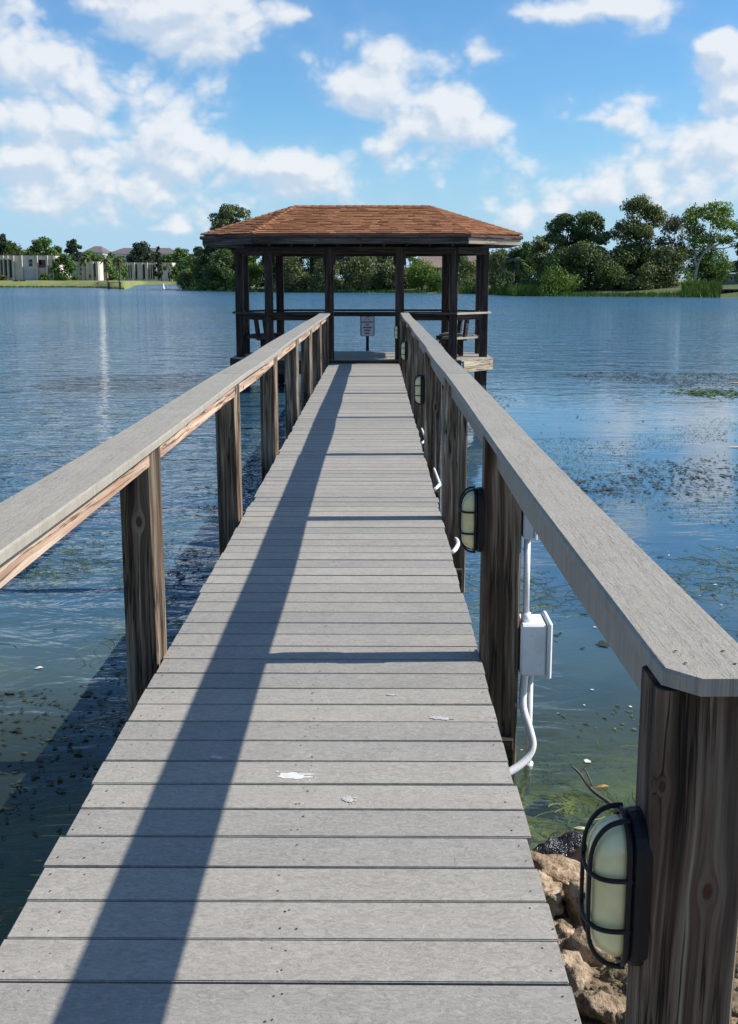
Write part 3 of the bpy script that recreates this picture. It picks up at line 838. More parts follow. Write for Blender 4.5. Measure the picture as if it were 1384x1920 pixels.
# benches round the sides: seat slats on slanted supports with a back post
def bench_run(p, q, nsup):
    A, B = Vector((p[0], p[1], 0)), Vector((q[0], q[1], 0)); d = (B - A).normalized(); L = (B - A).length
    inn = Vector((-d.y, d.x, 0))
    for j in range(3):
        off = inn * (.10 + .145 * j)
        beam('seat_board', A + d * (.10 + .08 * j) + off + Vector((0, 0, .425)), B - d * (.10 + .08 * j) + off + Vector((0, 0, .425)), .135, .036, M_sunlit_capx if q[0] > 0 else M_dark_x, gaz)  # right seats coloured as sunlit, left ones as shaded
    beam('seat_apron', A + d * .2 + inn * .46 + Vector((0, 0, .362)), B - d * .2 + inn * .46 + Vector((0, 0, .362)), .036, .085, M_dark_x, gaz)
    for k in range(nsup):
        t = (k + .5) / nsup; c = A.lerp(B, t)
        beam('bench_leg', c + inn * .40 + Vector((0, 0, .062)), c + inn * .40 + Vector((0, 0, .405)), .09, .09, M_dark_z, gaz, up=Vector((d.x, d.y, 0)))
        beam('back_support', c + inn * .09 + Vector((0, 0, .38)), c + inn * .03 + Vector((0, 0, .79)), .05, .09, M_dark_z, gaz, up=Vector((d.x, d.y, 0)))
for i in (1, 2, 3, 5, 6, 7): bench_run(postP[i], postP[(i + 1) % 8], 2 if i in (2, 6) else 1)
# sign at the back edge of the gazebo
sg = tag(empty('notice_sign', (-.17, 20.98, .06)), 'small white notice sign with dark lines of text on a post in the gazebo', 'sign')
box('sign_post', -.20, -.14, 21.02, 21.07, .062, .80, M_dark_z, sg)
def rounded_plate(name, w, h, r, t, mat, par, off):
    pts = []
    for (cx_, cz_, a0) in ((w - r, h - r, 0), (-w + r, h - r, 90), (-w + r, -h + r, 180), (w - r, -h + r, 270)):
        for k in range(6):
            a = R(a0 + k * 18); pts.append((cx_ + r * math.cos(a), cz_ + r * math.sin(a)))
    n = len(pts); vs = [(x_, -t / 2, z_) for x_, z_ in pts] + [(x_, t / 2, z_) for x_, z_ in pts]
    fs = [tuple(range(n)), tuple(range(n, 2 * n))[::-1]] + [(k, k + n, (k + 1) % n + n, (k + 1) % n) for k in range(n)]
    return link(name, mesh(name, vs, fs), mat, par, off)
M_signw = simple('sign_face', (.62, .62, .64), .4, 0, .06, 10)
M_signb = simple('sign_border', (.10, .16, .19), .4, 0, .1, 10)
rounded_plate('sign_border', .145, .215, .03, .006, M_signb, sg, (0, .022, .515))
pn = rounded_plate('sign_panel', .122, .205, .02, .006, M_signw, sg, (0, .016, .515))
bv, bf = [], []
def bar(x0, x1, z0, z1):
    o_ = len(bv); bv.extend([(x0, 0, z0), (x1, 0, z0), (x1, 0, z1), (x0, 0, z1)]); bf.append((o_, o_ + 1, o_ + 2, o_ + 3))
rows = [(.070, .026, .232), (.015, .030, .075), (-.042, .030, .180), (-.098, .030, .135), (-.155, .030, .110)]
for zc, hh, wd in rows:
    x_ = -wd / 2
    while x_ < wd / 2 - .01:
        w = min(rs.uniform(.012, .020), wd / 2 - x_); bar(x_, x_ + w, zc - hh / 2, zc + hh / 2)
        if rs.random() < .5 and hh > .025: bar(x_ + w, x_ + w + .004, zc - .003, zc + .003)
        x_ += w + .005
# pictogram: a slanted figure
for (x0, z0, x1, z1, w) in ((-.055, .10, -.02, .165, .010), (-.02, .165, .03, .185, .010), (.0, .13, .055, .105, .010), (.01, .185, .06, .13, .007)):
    dx, dz = x1 - x0, z1 - z0; l = math.hypot(dx, dz); nx, nz = -dz / l * w / 2, dx / l * w / 2
    o_ = len(bv); bv.extend([(x0 - nx, 0, z0 - nz), (x1 - nx, 0, z1 - nz), (x1 + nx, 0, z1 + nz), (x0 + nx, 0, z0 + nz)]); bf.append((o_, o_ + 1, o_ + 2, o_ + 3))
tag(link('sign_print', mesh('sign_print', bv, bf), simple('sign_ink', (.02, .02, .03), .5), sg, (0, .0115, .515)), kind='stuff')
#@@NATURE
def AT(px, Y, py=None):
    x = (px - 705) / 1950 * Y
    return x if py is None else (x, CAMZ + (525 - py) / 1950 * Y)
# ------------------------------------------------------------------ foliage
def leaf_mat(name, dark, light, trans=.32):
    m, g, out = material(name)
    at = g.node('ShaderNodeAttribute', attribute_name='tone'); t = V(g.nt, at.outputs['Fac'])
    ri = g.node('ShaderNodeNewGeometry').outputs['Random Per Island']
    f = (t * .7 + V(g.nt, ri) * .45 - .05).clamp()
    col = g.mix(f, dark, light)
    col = g.mix(.35, col, g.mix(g.rnd(), (.7, .75, .7), (1.25, 1.2, 1.1)), 'MULTIPLY')
    d = g.node('ShaderNodeBsdfPrincipled', {'Base Color': col, 'Roughness': .55, 'Specular IOR Level': .25})
    tl = g.node('ShaderNodeBsdfTranslucent', {'Color': g.mix(.6, col, (.9, 1.0, .35), 'MULTIPLY')})
    mx = g.node('ShaderNodeMixShader', {0: trans, 1: d.outputs[0], 2: tl.outputs[0]})
    g.L.new(mx.outputs[0], out.inputs[0]); return m
SP = {'dark': leaf_mat('dark_leaves', (.028, .050, .016), (.125, .180, .060)),
      'olive': leaf_mat('olive_leaves', (.040, .058, .024), (.185, .215, .085)),
      'mid': leaf_mat('green_leaves', (.034, .074, .016), (.135, .225, .055)),
      'bright': leaf_mat('bright_green_leaves', (.035, .075, .010), (.16, .24, .038), .3),
      'grey': leaf_mat('grey_brown_leaves', (.07, .064, .044), (.22, .20, .15)),
      'blue': leaf_mat('casuarina_leaves', (.020, .036, .022), (.08, .11, .07))}
M_bark = simple('bark', (.09, .07, .05), .9, .01, .3, 3)
M_bark_pale = simple('pale_bark', (.42, .36, .28), .85, .01, .25, 3)
def quads(name, cen, size, aspect, rng, tone, vertical=0.0, outward=None):
    n = len(cen)
    a = rng.normal(size=(n, 3)); a[:, 2] += vertical * 3
    a /= np.linalg.norm(a, axis=1)[:, None]
    b = rng.normal(size=(n, 3))
    if outward is not None: # leaf faces look outward and up
        nn = outward + rng.normal(size=(n, 3)) * .42 + np.array([0, 0, .35]); b = np.cross(nn, a)
    b -= a * (a * b).sum(1)[:, None]; b /= np.linalg.norm(b, axis=1)[:, None] + 1e-9
    s = size * rng.uniform(.6, 1.35, n)[:, None]
    A = a * s * .5; B = b * s * .5 * aspect
    v = np.stack([cen - A, cen + B * 1.0 - A * .1, cen + A, cen - B * 1.0 - A * .1], 1).reshape(-1, 3)
    me = bpy.data.meshes.new(name); me.vertices.add(4 * n); me.vertices.foreach_set('co', v.astype(np.float32).ravel())
    me.loops.add(4 * n); me.loops.foreach_set('vertex_index', np.arange(4 * n, dtype=np.int32))
    me.polygons.add(n); me.polygons.foreach_set('loop_start', np.arange(0, 4 * n, 4, dtype=np.int32))
    at = me.attributes.new('tone', 'FLOAT', 'FACE'); at.data.foreach_set('value', tone.astype(np.float32))
    me.update(calc_edges=True); return me
def crown_points(rng, W_, H_, base, nleaf, nclump, shape):
    """clump centres inside a W x W x H crown starting at height base"""
    cs = []
    while len(cs) < nclump:
        t = rng.uniform(0, 1)
        if shape == 'cone': rr = (1 - t) ** .75 * .5
        elif shape == 'column': rr = .5 * min(1, t * 6) * (1 - t ** 3 * .85)
        elif shape == 'mound': rr = .5 * math.sqrt(max(0, 1 - t * t))
        elif shape == 'mass': rr = .5 * (1 - .9 * max(0, t - .45) ** 1.5 * 1.9)
        elif shape == 'umbrella': rr = .5 * math.sin(min(1, t * 1.25 + .1) * math.pi * .55 + .25)
        else: rr = .5 * math.sqrt(max(0.02, 1 - (2 * t - 1.0) ** 2)) 
        a = rng.uniform(0, 2 * math.pi); q = rr * math.sqrt(rng.uniform(.05, 1)); lim = .9
        cs.append((q * math.cos(a) * W_ * lim, q * math.sin(a) * W_ * lim, base + H_ * (.04 + t * .90)))
    cs = np.array(cs)
    cr = rng.uniform(.55, 1.25, len(cs)) * (W_ * .5 * min(1.0, H_ * 1.3 / W_)) * (2.6 / math.sqrt(nclump) if nclump > 8 else .6)
    idx = rng.choice(len(cs), nleaf, p=cr ** 2 / (cr ** 2).sum())
    d = rng.normal(size=(nleaf, 3)); d /= np.linalg.norm(d, axis=1)[:, None]
    rad = rng.uniform(.25, 1, nleaf) ** .6
    off = d * (rad * cr[idx])[:, None]; off[:, 2] *= .75
    tone = rng.uniform(.1, .9, len(cs))[idx] * .8 + rng.uniform(0, .25, nleaf)
    return cs, cr, cs[idx] + off, d, tone
def tree(name, label, cat, x, Y, H, Wd, species='mid', shape='round', bare=.22, n=3600, clumps=46, leaf=.34, seed=1, group=None, lean=(0, 0), pale=False, z=None, tr=None, aspect=.72):
    rng = np.random.default_rng(seed)
    z0 = (ground_h(x, Y) if z is None else z) - .05
    t = tag(empty(name, (x, Y, z0), rng.uniform(0, 6.28)), label, cat, group)
    base = H * bare
    cs, cr, pts, nrm, tone = crown_points(rng, Wd, H - base, base, n, clumps, shape)
    sh = np.array([lean[0] * pts[:, 2] / H, lean[1] * pts[:, 2] / H, pts[:, 2] * 0]).T
    if lean != (0, 0): t.rotation_euler = (0, 0, 0)
    o = link('crown', quads('crown', pts + sh, leaf, aspect, rng, tone, 0, nrm), SP[species], t)
    if cat in ('bush',): 
        vs, fs = join_geo([tube_geo([(0, 0, 0), (c[0] * .6, c[1] * .6, c[2])], [.05, .02], 5) for c in cs[:5]])
    else:
        r0 = tr or max(.10, H * .022); parts = []
        top = base + (H - base) * .55
        tp = smoothpath([(0, 0, 0), (lean[0] * .2 + rng.normal() * .15, lean[1] * .2, top * .35), (lean[0] * .45, lean[1] * .45, top * .7), (lean[0] * .6, lean[1] * .6, top)], 3)
        parts.append(tube_geo(tp, list(np.linspace(r0, r0 * .35, len(tp))), 7))
        for c in cs[rng.choice(len(cs), min(14, len(cs)), replace=False)]:
            c = Vector(c) + Vector((lean[0] * c[2] / H, lean[1] * c[2] / H, 0))
            k = min(len(tp) - 1, max(1, int(len(tp) * min(.95, max(.2, (c.z / top) * .62))))); s0 = tp[k]
            mid = s0.lerp(c, .5) + Vector((0, 0, -.12 * (c - s0).length))
            q = smoothpath([s0, mid, c], 3); parts.append(tube_geo(q, list(np.linspace(r0 * .42, r0 * .10, len(q))), 5))
        vs, fs = join_geo(parts)
    link('trunk' if cat != 'bush' else 'stem', mesh('trunk', vs, fs, True), M_bark_pale if pale else M_bark, t)
    return t
def T(px, top, wpx, Y, sp, shape, label, cat='tree', name=None, **k):
    x, zt = AT(px, Y, top); z0 = ground_h(x, Y)
    H = zt - z0; Wd = wpx / 1950 * Y
    lf = max(.27, .285 * Y / 150) * (1.0 if cat == 'tree' else .85)
    area = H * Wd; n = int(min(19000, max(1500, area * 18 / lf / lf * k.pop('dens', 1.0))))
    clumps = k.pop('clumps', int(min(80, max(12, area * .7))))
    nm = name or {'bush': 'bush', 'tree': 'tree'}[cat]
    return tree(nm, label, cat, x, Y, H, Wd, sp, shape, leaf=lf, n=n, clumps=clumps, seed=int(px * 7 + top), **k)
GI = 'trees of the wooded island'; GRT = 'trees on the right shore'; GL = 'trees round the white apartments'
# --- wooded island behind the gazebo
T(357, 508, 34, 219, 'dark', 'mound', 'low dark bush at the left tip of the wooded island', 'bush', bare=0)
T(378, 459, 24, 208, 'blue', 'column', 'narrow dark pointed tree left of the gazebo roof', bare=.05, group=GI)
T(366, 488, 44, 212, 'dark', 'mass', 'dark rounded tree at the left end of the wooded island', bare=.03, group=GI)
T(352, 482, 30, 226, 'mid', 'mass', 'smaller tree peeping out behind the left end of the wooded island', bare=.03, group=GI)
T(402, 452, 62, 200, 'dark', 'mass', 'dark dense tree just left of the first gazebo posts', bare=.02, group=GI)
T(440, 389, 92, 196, 'olive', 'round', 'tallest tree of the island, its crown showing over the left of the gazebo roof', bare=.35, group=GI, dens=.9)
T(432, 470, 88, 188, 'dark', 'mass', 'dark leafy mass under the tallest island tree', bare=0, group=GI, dens=1.2)
T(482, 432, 74, 190, 'mid', 'mass', 'green tree behind the left gazebo posts', bare=.02, group=GI)
T(404, 520, 60, 190, 'mid', 'mound', 'green bush low at the water left of the gazebo', 'bush', bare=0)
T(470, 498, 64, 181, 'bright', 'mound', 'bright green bush seen between the left gazebo posts', 'bush', bare=0)
T(524, 444, 82, 178, 'dark', 'mass', 'dark tree seen through the gazebo left of the entrance post', bare=.02, group=GI, dens=1.2)
T(548, 480, 60, 168, 'olive', 'mass', 'drooping olive tree at the water behind the gazebo, left of the entrance', bare=0, group=GI)
T(586, 440, 84, 176, 'dark', 'mass', 'dark tree directly behind the left entrance post', bare=.02, group=GI, dens=1.2)
T(612, 486, 56, 166, 'olive', 'mass', 'olive tree low at the water beside the left entrance post', bare=0, group=GI)
T(650, 446, 88, 172, 'olive', 'mass', 'broad olive tree seen through the middle of the gazebo', bare=0, group=GI, dens=1.2)
T(682, 480, 60, 164, 'olive', 'mass', 'grey green tree above the notice sign', bare=0, group=GI)
T(716, 446, 70, 170, 'dark', 'mass', 'dark tree left of the right entrance post', bare=0, group=GI, dens=1.2)
T(735, 488, 48, 163, 'olive', 'mass', 'olive tree at the water by the right entrance post', bare=0, group=GI)
T(768, 462, 50, 166, 'bright', 'mass', 'bright green tree just right of the right entrance post', bare=0, group=GI)
T(790, 500, 60, 160, 'bright', 'mound', 'bright green bush in front of the brown roofed house', 'bush', bare=0)
T(815, 512, 44, 158, 'bright', 'mound', 'yellow green bush right below the brown roofed house', 'bush', bare=0)
T(815, 461, 32, 260, 'blue', 'round', 'dark tree top rising behind the brown roof', bare=.2, group=GI)
T(862, 462, 44, 196, 'mid', 'mass', 'green tree between the two right gazebo posts', bare=0, group=GI)
T(874, 484, 50, 176, 'olive', 'mass', 'pale olive tree behind the right gazebo railing', bare=0, group=GI)
T(905, 474, 46, 180, 'dark', 'mass', 'dark tree behind the outermost right gazebo post', bare=0, group=GI)
T(935, 471, 52, 160, 'olive', 'mass', 'grey green low tree just right of the gazebo', bare=0, group=GRT)
T(966, 468, 52, 150, 'dark', 'mass', 'dark tree between the gazebo and the tall trees', bare=.02, group=GRT)
T(984, 455, 50, 148, 'mid', 'round', 'rounded tree rising to the right of the gazebo eave', bare=.1, group=GRT)
T(1010, 448, 52, 142, 'olive', 'mass', 'grey topped tree at the left foot of the tall trees', bare=.02, group=GRT)
# --- right shore
T(1052, 405, 72, 138, 'dark', 'round', 'left half of the broad tall pair of trees right of the gazebo', bare=.16, group=GRT, dens=1.1)
T(1100, 400, 78, 137, 'dark', 'round', 'right half of the broad tall pair of trees right of the gazebo', bare=.16, group=GRT, dens=1.1)
T(1076, 465, 110, 134, 'dark', 'mass', 'dark undergrowth tree below the broad pair', bare=0, group=GRT, dens=1.2)
T(1040, 506, 62, 129, 'bright', 'mound', 'bright yellow green bush on the shore below the tall trees', 'bush', bare=0)
T(1186, 374, 108, 136, 'olive', 'round', 'tallest tree on the right shore with gaps in its round crown', bare=.10, group=GRT, dens=.85, clumps=66)
T(1178, 462, 100, 134, 'dark', 'mass', 'dark dense growth under the tallest right tree', bare=0, group=GRT, dens=1.2)
T(1130, 480, 60, 131, 'dark', 'mass', 'dark shrubby tree between the two tall crowns', bare=0, group=GRT)
T(1250, 408, 72, 137, 'grey', 'round', 'thin grey brown tree left of the bright green tree', bare=.12, group=GRT, dens=.55, clumps=34)
T(1245, 470, 76, 131, 'olive', 'mass', 'olive brown bushy tree left of the pale trunk', bare=0, group=GRT, dens=1.0)
T(1205, 500, 60, 129, 'olive', 'mound', 'low olive bush on the shore under the tallest right tree', 'bush', bare=0)
T(1320, 466, 74, 150, 'mid', 'round', 'small green tree behind the pale trunk', bare=.1, group=GRT, dens=.8)
T(1380, 468, 26, 160, 'blue', 'cone', 'dark pointed tree cut by the right edge of the picture', bare=.05, group=GRT)
T(1350, 494, 90, 300, 'mid', 'mass', 'distant low tree behind the grey house', bare=0)
# bright tree with a visible pale forked trunk, built from separate leafy pads
def bright_tree():
    Y = 134; rng = np.random.default_rng(77); x0, zb = AT(1296, Y, 532); z0 = ground_h(x0, Y)
    t = tag(empty('tree', (x0, Y, z0)), 'bright green spreading tree with a pale forked leaning trunk near the right edge', 'tree', GRT)
    P = lambda px, py, d=0: Vector((AT(px, Y) - x0, d, AT(px, Y, py)[1] - z0))
    f1 = P(1302, 492); pads = [(1278, 415, 26, 20, -1), (1298, 400, 30, 16, 1), (1330, 394, 40, 16, 0), (1352, 402, 26, 14, 1.5), (1300, 432, 34, 20, 2), (1335, 424, 32, 16, -1.5), (1322, 448, 34, 16, .5), (1290, 455, 26, 18, -1),
            (1366, 425, 20, 12, 1), (1380, 437, 26, 14, 0), (1350, 452, 26, 12, 0), (1374, 462, 18, 8, .5), (1312, 412, 30, 14, -2), (1286, 476, 20, 14, 1), (1402, 430, 24, 14, 0)]
    parts = [tube_geo(smoothpath([(0, 0, -.1), P(1297, 515), P(1300, 500), f1], 3), list(np.linspace(.25, .16, 10)), 8)]
    f2 = P(1318, 466, .2); f3 = P(1308, 470, -.3)
    parts.append(tube_geo(smoothpath([f1, P(1309, 478), f2], 3), list(np.linspace(.16, .10, 7)), 7)); parts.append(tube_geo(smoothpath([P(1298, 505), P(1294, 480), P(1290, 462)], 3), list(np.linspace(.15, .07, 7)), 6))
    cen, nr, tn = [], [], []
    for (px, py, rx, rz, d) in pads:
        c = P(px, py, d); src = f2 if px > 1305 else P(1294, 480)
        q = smoothpath([src, src.lerp(c, .5) + Vector((0, 0, -.25)), c], 3); parts.append(tube_geo(q, list(np.linspace(.11, .03, len(q))), 5))
        n = int(rx * rz * .85); u = rng.normal(size=(n, 3)); u /= np.linalg.norm(u, axis=1)[:, None]
        r = rng.uniform(.1, 1, n) ** .5
        k = Y / 1950 * .62
        cen.append(np.array(c) + u * r[:, None] * np.array([rx * k * 1.15, rx * k, rz * k * 1.2]) + rng.normal(size=(n, 3)) * .12); nr.append(u); tn.append(np.full(n, rng.uniform(.1, .8)) + rng.uniform(0, .3, n))
    link('crown', quads('crown', np.concatenate(cen), .36, .55, rng, np.concatenate(tn), 0, np.concatenate(nr)), SP['bright'], t)
    vs, fs = join_geo(parts); link('trunk', mesh('trunk', vs, fs, True), M_bark_pale, t)
bright_tree()
# --- left bank
T(14, 437, 24, 345, 'blue', 'column', 'pointed dark tree behind the left apartment block', bare=.05, group=GL)
T(22, 454, 74, 350, 'dark', 'mass', 'wide dark tree behind the left end of the first apartment block', bare=.1, group=GL)
T(-30, 456, 60, 345, 'dark', 'mass', 'dark tree half outside the left picture edge', bare=.1, group=GL)
T(58, 470, 50, 352, 'mid', 'mass', 'lower green tree behind the middle of the first apartment block', bare=.05, group=GL)
T(88, 445, 70, 345, 'mid', 'mass', 'large rounded tree behind the right end of the first apartment block', bare=.1, group=GL)
T(126, 478, 46, 322, 'mid', 'mass', 'dark green tree filling the gap between the first two apartment blocks', bare=0, group=GL, dens=1.2)
T(112, 462, 40, 350, 'dark', 'mass', 'tree top right behind the first apartment block', bare=.05, group=GL)
T(145, 449, 38, 390, 'blue', 'round', 'tall dark tree behind the second apartment block', bare=.15, group=GL)
T(170, 474, 50, 420, 'mid', 'mass', 'green tree line behind the palm', bare=0, group=GL)
T(196, 480, 54, 410, 'mid', 'mass', 'green tree between the second and third apartment blocks', bare=0, group=GL)
T(190, 500, 24, 395, 'dark', 'mass', 'low dark tree beside the pink wall', bare=0, group=GL)
T(226, 482, 44, 560, 'mid', 'mass', 'green tree behind the left end of the third apartment block', bare=0, group=GL)
T(272, 456, 62, 570, 'blue', 'mass', 'large spreading tree behind the third apartment block', bare=.05, group=GL, dens=1.1)
T(301, 461, 18, 515, 'blue', 'column', 'slim dark conifer in front of the third apartment block', bare=.03, group=GL, dens=1.3)
T(178, 470, 40, 560, 'mid', 'mass', 'green tree in front of the far brown roof behind the second block', bare=0, group=GL)
T(215, 474, 30, 590, 'mid', 'mass', 'green tree before the left end of the long far roof', bare=0, group=GL)
T(252, 474, 36, 600, 'mid', 'mass', 'green tree before the middle of the long far roof', bare=0, group=GL)
T(235, 500, 24, 505, 'mid', 'cone', 'small dark conical tree before the third apartment block', bare=.02)
T(344, 466, 54, 560, 'mid', 'mass', 'grey green tree right of the third apartment block', bare=0, group=GL)
T(320, 476, 40, 575, 'mid', 'mass', 'tree behind the right end of the third apartment block', bare=0, group=GL)
T(366, 476, 50, 540, 'dark', 'mass', 'dark tree behind the inlet beside the island', bare=0, group=GL)
T(340, 486, 30, 500, 'blue', 'mound', 'rounded grey bush at the end of the inlet', 'bush', bare=0)
T(331, 502, 16, 488, 'bright', 'mound', 'bright green bush right of the third apartment block', 'bush', bare=0)
T(40, 527, 34, 300, 'dark', 'mound', 'low dark bush on the lawn at the water, far left', 'bush', bare=0)
T(2, 513, 18, 311, 'dark', 'mound', 'round dark bush against the wall at the far left', 'bush', bare=0)
T(14, 518, 20, 310, 'grey', 'mound', 'pale shrub in front of the three tall windows', 'bush', bare=0)
T(88, 515, 20, 311, 'mid', 'mound', 'green bush below the big balcony opening', 'bush', bare=0)
T(145, 519, 26, 325, 'grey', 'mound', 'brownish shrub bed left of the palm', 'bush', bare=0)
T(188, 535, 10, 268, 'dark', 'mound', 'tiny dark bush on the lawn point', 'bush', bare=0)
def palm(px, top, Y, label, base=None):
    x, zt = AT(px, Y, top); z0 = ground_h(x, Y); H = zt - z0; r = random.Random(px)
    t = tag(empty('palm_tree', (x, Y, z0 - .05)), label, 'palm tree', 'palms on the left bank')
    tp = smoothpath([(0, 0, 0), (r.uniform(-.2, .2), 0, H * .4), (0, 0, H * .86)], 4)
    link('trunk', mesh('trunk', *tube_geo(tp, list(np.linspace(.24, .15, len(tp))), 8), True), M_bark, t)
    vs, fs, tn = [], [], []
    L = 2.3
    for k in range(30):
        a = r.uniform(0, 6.28); el = r.uniform(-.6, 1.2); n = 6; prev = None
        for i in range(n + 1):
            s = i / n; rad = L * s * math.cos(el * .75) * (.9 + .1); zz = H * .86 + L * (math.sin(el) * s - .75 * s * s)
            c = Vector((rad * math.cos(a), rad * math.sin(a), zz)); w = .34 * math.sin(max(.08, s) * 2.9); sd_ = Vector((-math.sin(a), math.cos(a), -.35)) * w; sd2 = Vector((math.sin(a), -math.cos(a), -.35)) * w
            o_ = len(vs); vs += [c + sd_, c, c + sd2]
            if prev is not None:
                fs += [(prev, prev + 1, o_ + 1, o_), (prev + 1, prev + 2, o_ + 2, o_ + 1)]; tn += [r.random()] * 2
            prev = o_
    me = mesh('fronds', vs, fs); tone_attr(me, tn); link('fronds', me, SP['olive'], t)
palm(166, 479, 305, 'tall palm in front of the second apartment block')
palm(204, 482, 330, 'palm in front of the gap between the second and third blocks')
palm(228, 480, 300, 'palm in front of the left end of the third apartment block')
palm(306, 494, 490, 'short palm beside the slim conifer')
palm(321, 492, 490, 'short palm at the right end of the third apartment block')
palm(960, 482, 140, 'palm among the dark trees just right of the gazebo')
# far woods outside the frame and between things: one mass nobody could count
rng = np.random.default_rng(3)
cen = []; tn = []; nrw = []
for a in list(np.arange(-1.15, -.38, .035)) + list(np.arange(.38, 1.2, .035)):
    d = shore_d(a) * 1.12 + rng.uniform(0, 20); h = rng.uniform(7, 13); x = math.sin(a) * d; y = math.cos(a) * d; z0 = ground_h(x, y)
    for q in range(9):
        c = np.array([x + rng.normal() * 3.5, y + rng.normal() * 3, z0 + h * rng.uniform(.12, .85)]); n = 200
        u = rng.normal(size=(n, 3)); u /= np.linalg.norm(u, axis=1)[:, None]
        cen.append(c + u * rng.uniform(.6, 1, n)[:, None] * rng.uniform(1.6, 2.8)); nrw.append(u); tn.append(np.full(n, rng.uniform(0, .8)) + rng.uniform(0, .2, n))
tag(link('shore_woods', quads('shore_woods', np.concatenate(cen), .55, .6, rng, np.concatenate(tn), 0, np.concatenate(nrw)), SP['dark']), kind='stuff')
# undergrowth along the island shore and hedges far behind, closing gaps
def growth(name, spans, Yf, hgt, species, n, leaf, seed):
    rng = np.random.default_rng(seed); C_, N_, T_ = [], [], []
    for (p0, p1, y0_, y1_, tp) in spans:
        m = int(n * (p1 - p0) / 100)
        for _ in range(m):
            px = rng.uniform(p0, p1); Y = rng.uniform(y0_, y1_); x, zt = AT(px, Y, tp + rng.uniform(-3, 6)); z0 = ground_h(x, Y)
            if zt < z0 + .3: zt = z0 + .5
            h = z0 + (zt - z0) * rng.uniform(0, 1) ; k = 26
            u = rng.normal(size=(k, 3)); u /= np.linalg.norm(u, axis=1)[:, None]
            C_.append(np.array([x, Y, h]) + u * rng.uniform(.4, 1, k)[:, None] * hgt); N_.append(u); T_.append(np.full(k, rng.uniform(0, .9)) + rng.uniform(0, .2, k))
    tag(link(name, quads(name, np.concatenate(C_), leaf, .6, rng, np.concatenate(T_), 0, np.concatenate(N_)), SP[species]), kind='stuff')
growth('island_undergrowth', [(348, 450, 196, 204, 522), (450, 560, 171, 180, 525), (560, 780, 164, 170, 526), (825, 930, 158, 170, 518)], 0, .75, 'dark', 34, .34, 5)
growth('shore_undergrowth', [(925, 1240, 132, 140, 512)], 0, .6, 'dark', 34, .30, 6)
growth('distant_tree_line', [(-60, 130, 380, 420, 468), (130, 240, 430, 470, 484), (240, 380, 590, 640, 484), (830, 1000, 260, 300, 484), (1280, 1420, 330, 380, 500)], 0, 2.2, 'mid', 60, .9, 8)
# reeds
def reeds(name, spans, n, seed, sp, hmin, hmax):
    rng = np.random.default_rng(seed); vs = []; fs = []; tn = []
    for _ in range(n):
        p0, p1, dy0, dy1 = spans[rng.integers(len(spans))]
        px = rng.uniform(p0, p1); a = math.atan2(px - 705, 1950); d = shore_d(a) + rng.uniform(dy0, dy1); x = d * math.sin(a); y = d * math.cos(a)
        z0 = max(ground_h(x, y), WATER) - .1; h = rng.uniform(hmin, hmax); w = rng.uniform(.05, .11); b = rng.normal(size=2) * .22 * h; dx, dy = rng.normal(size=2); q = math.hypot(dx, dy); dx *= w / q; dy *= w / q
        o_ = len(vs); vs += [(x - dx, y - dy, z0), (x + dx, y + dy, z0), (x + b[0] * .4 + dx * .7, y + b[1] * .4, z0 + h * .6), (x + b[0] * .4 - dx * .7, y + b[1] * .4, z0 + h * .6), (x + b[0], y + b[1], z0 + h)]
        fs += [(o_, o_ + 1, o_ + 2, o_ + 3), (o_ + 3, o_ + 2, o_ + 4)]; t = rng.random(); tn += [t, t]
    me = mesh(name, vs, fs); tone_attr(me, tn); tag(link(name, me, SP[sp]), kind='stuff')
reeds('reeds', [(820, 1000, -1.0, 2.5), (1275, 1345, -.5, 5), (1275, 1340, 1, 6), (955, 1010, -.5, 2)], 4200, 4, 'bright', .5, 1.5)
reeds('shore_grass', [(346, 800, -.5, 1.2), (1000, 1280, -.5, 1.5), (-50, 236, -.6, .8)], 5200, 9, 'mid', .2, .7)
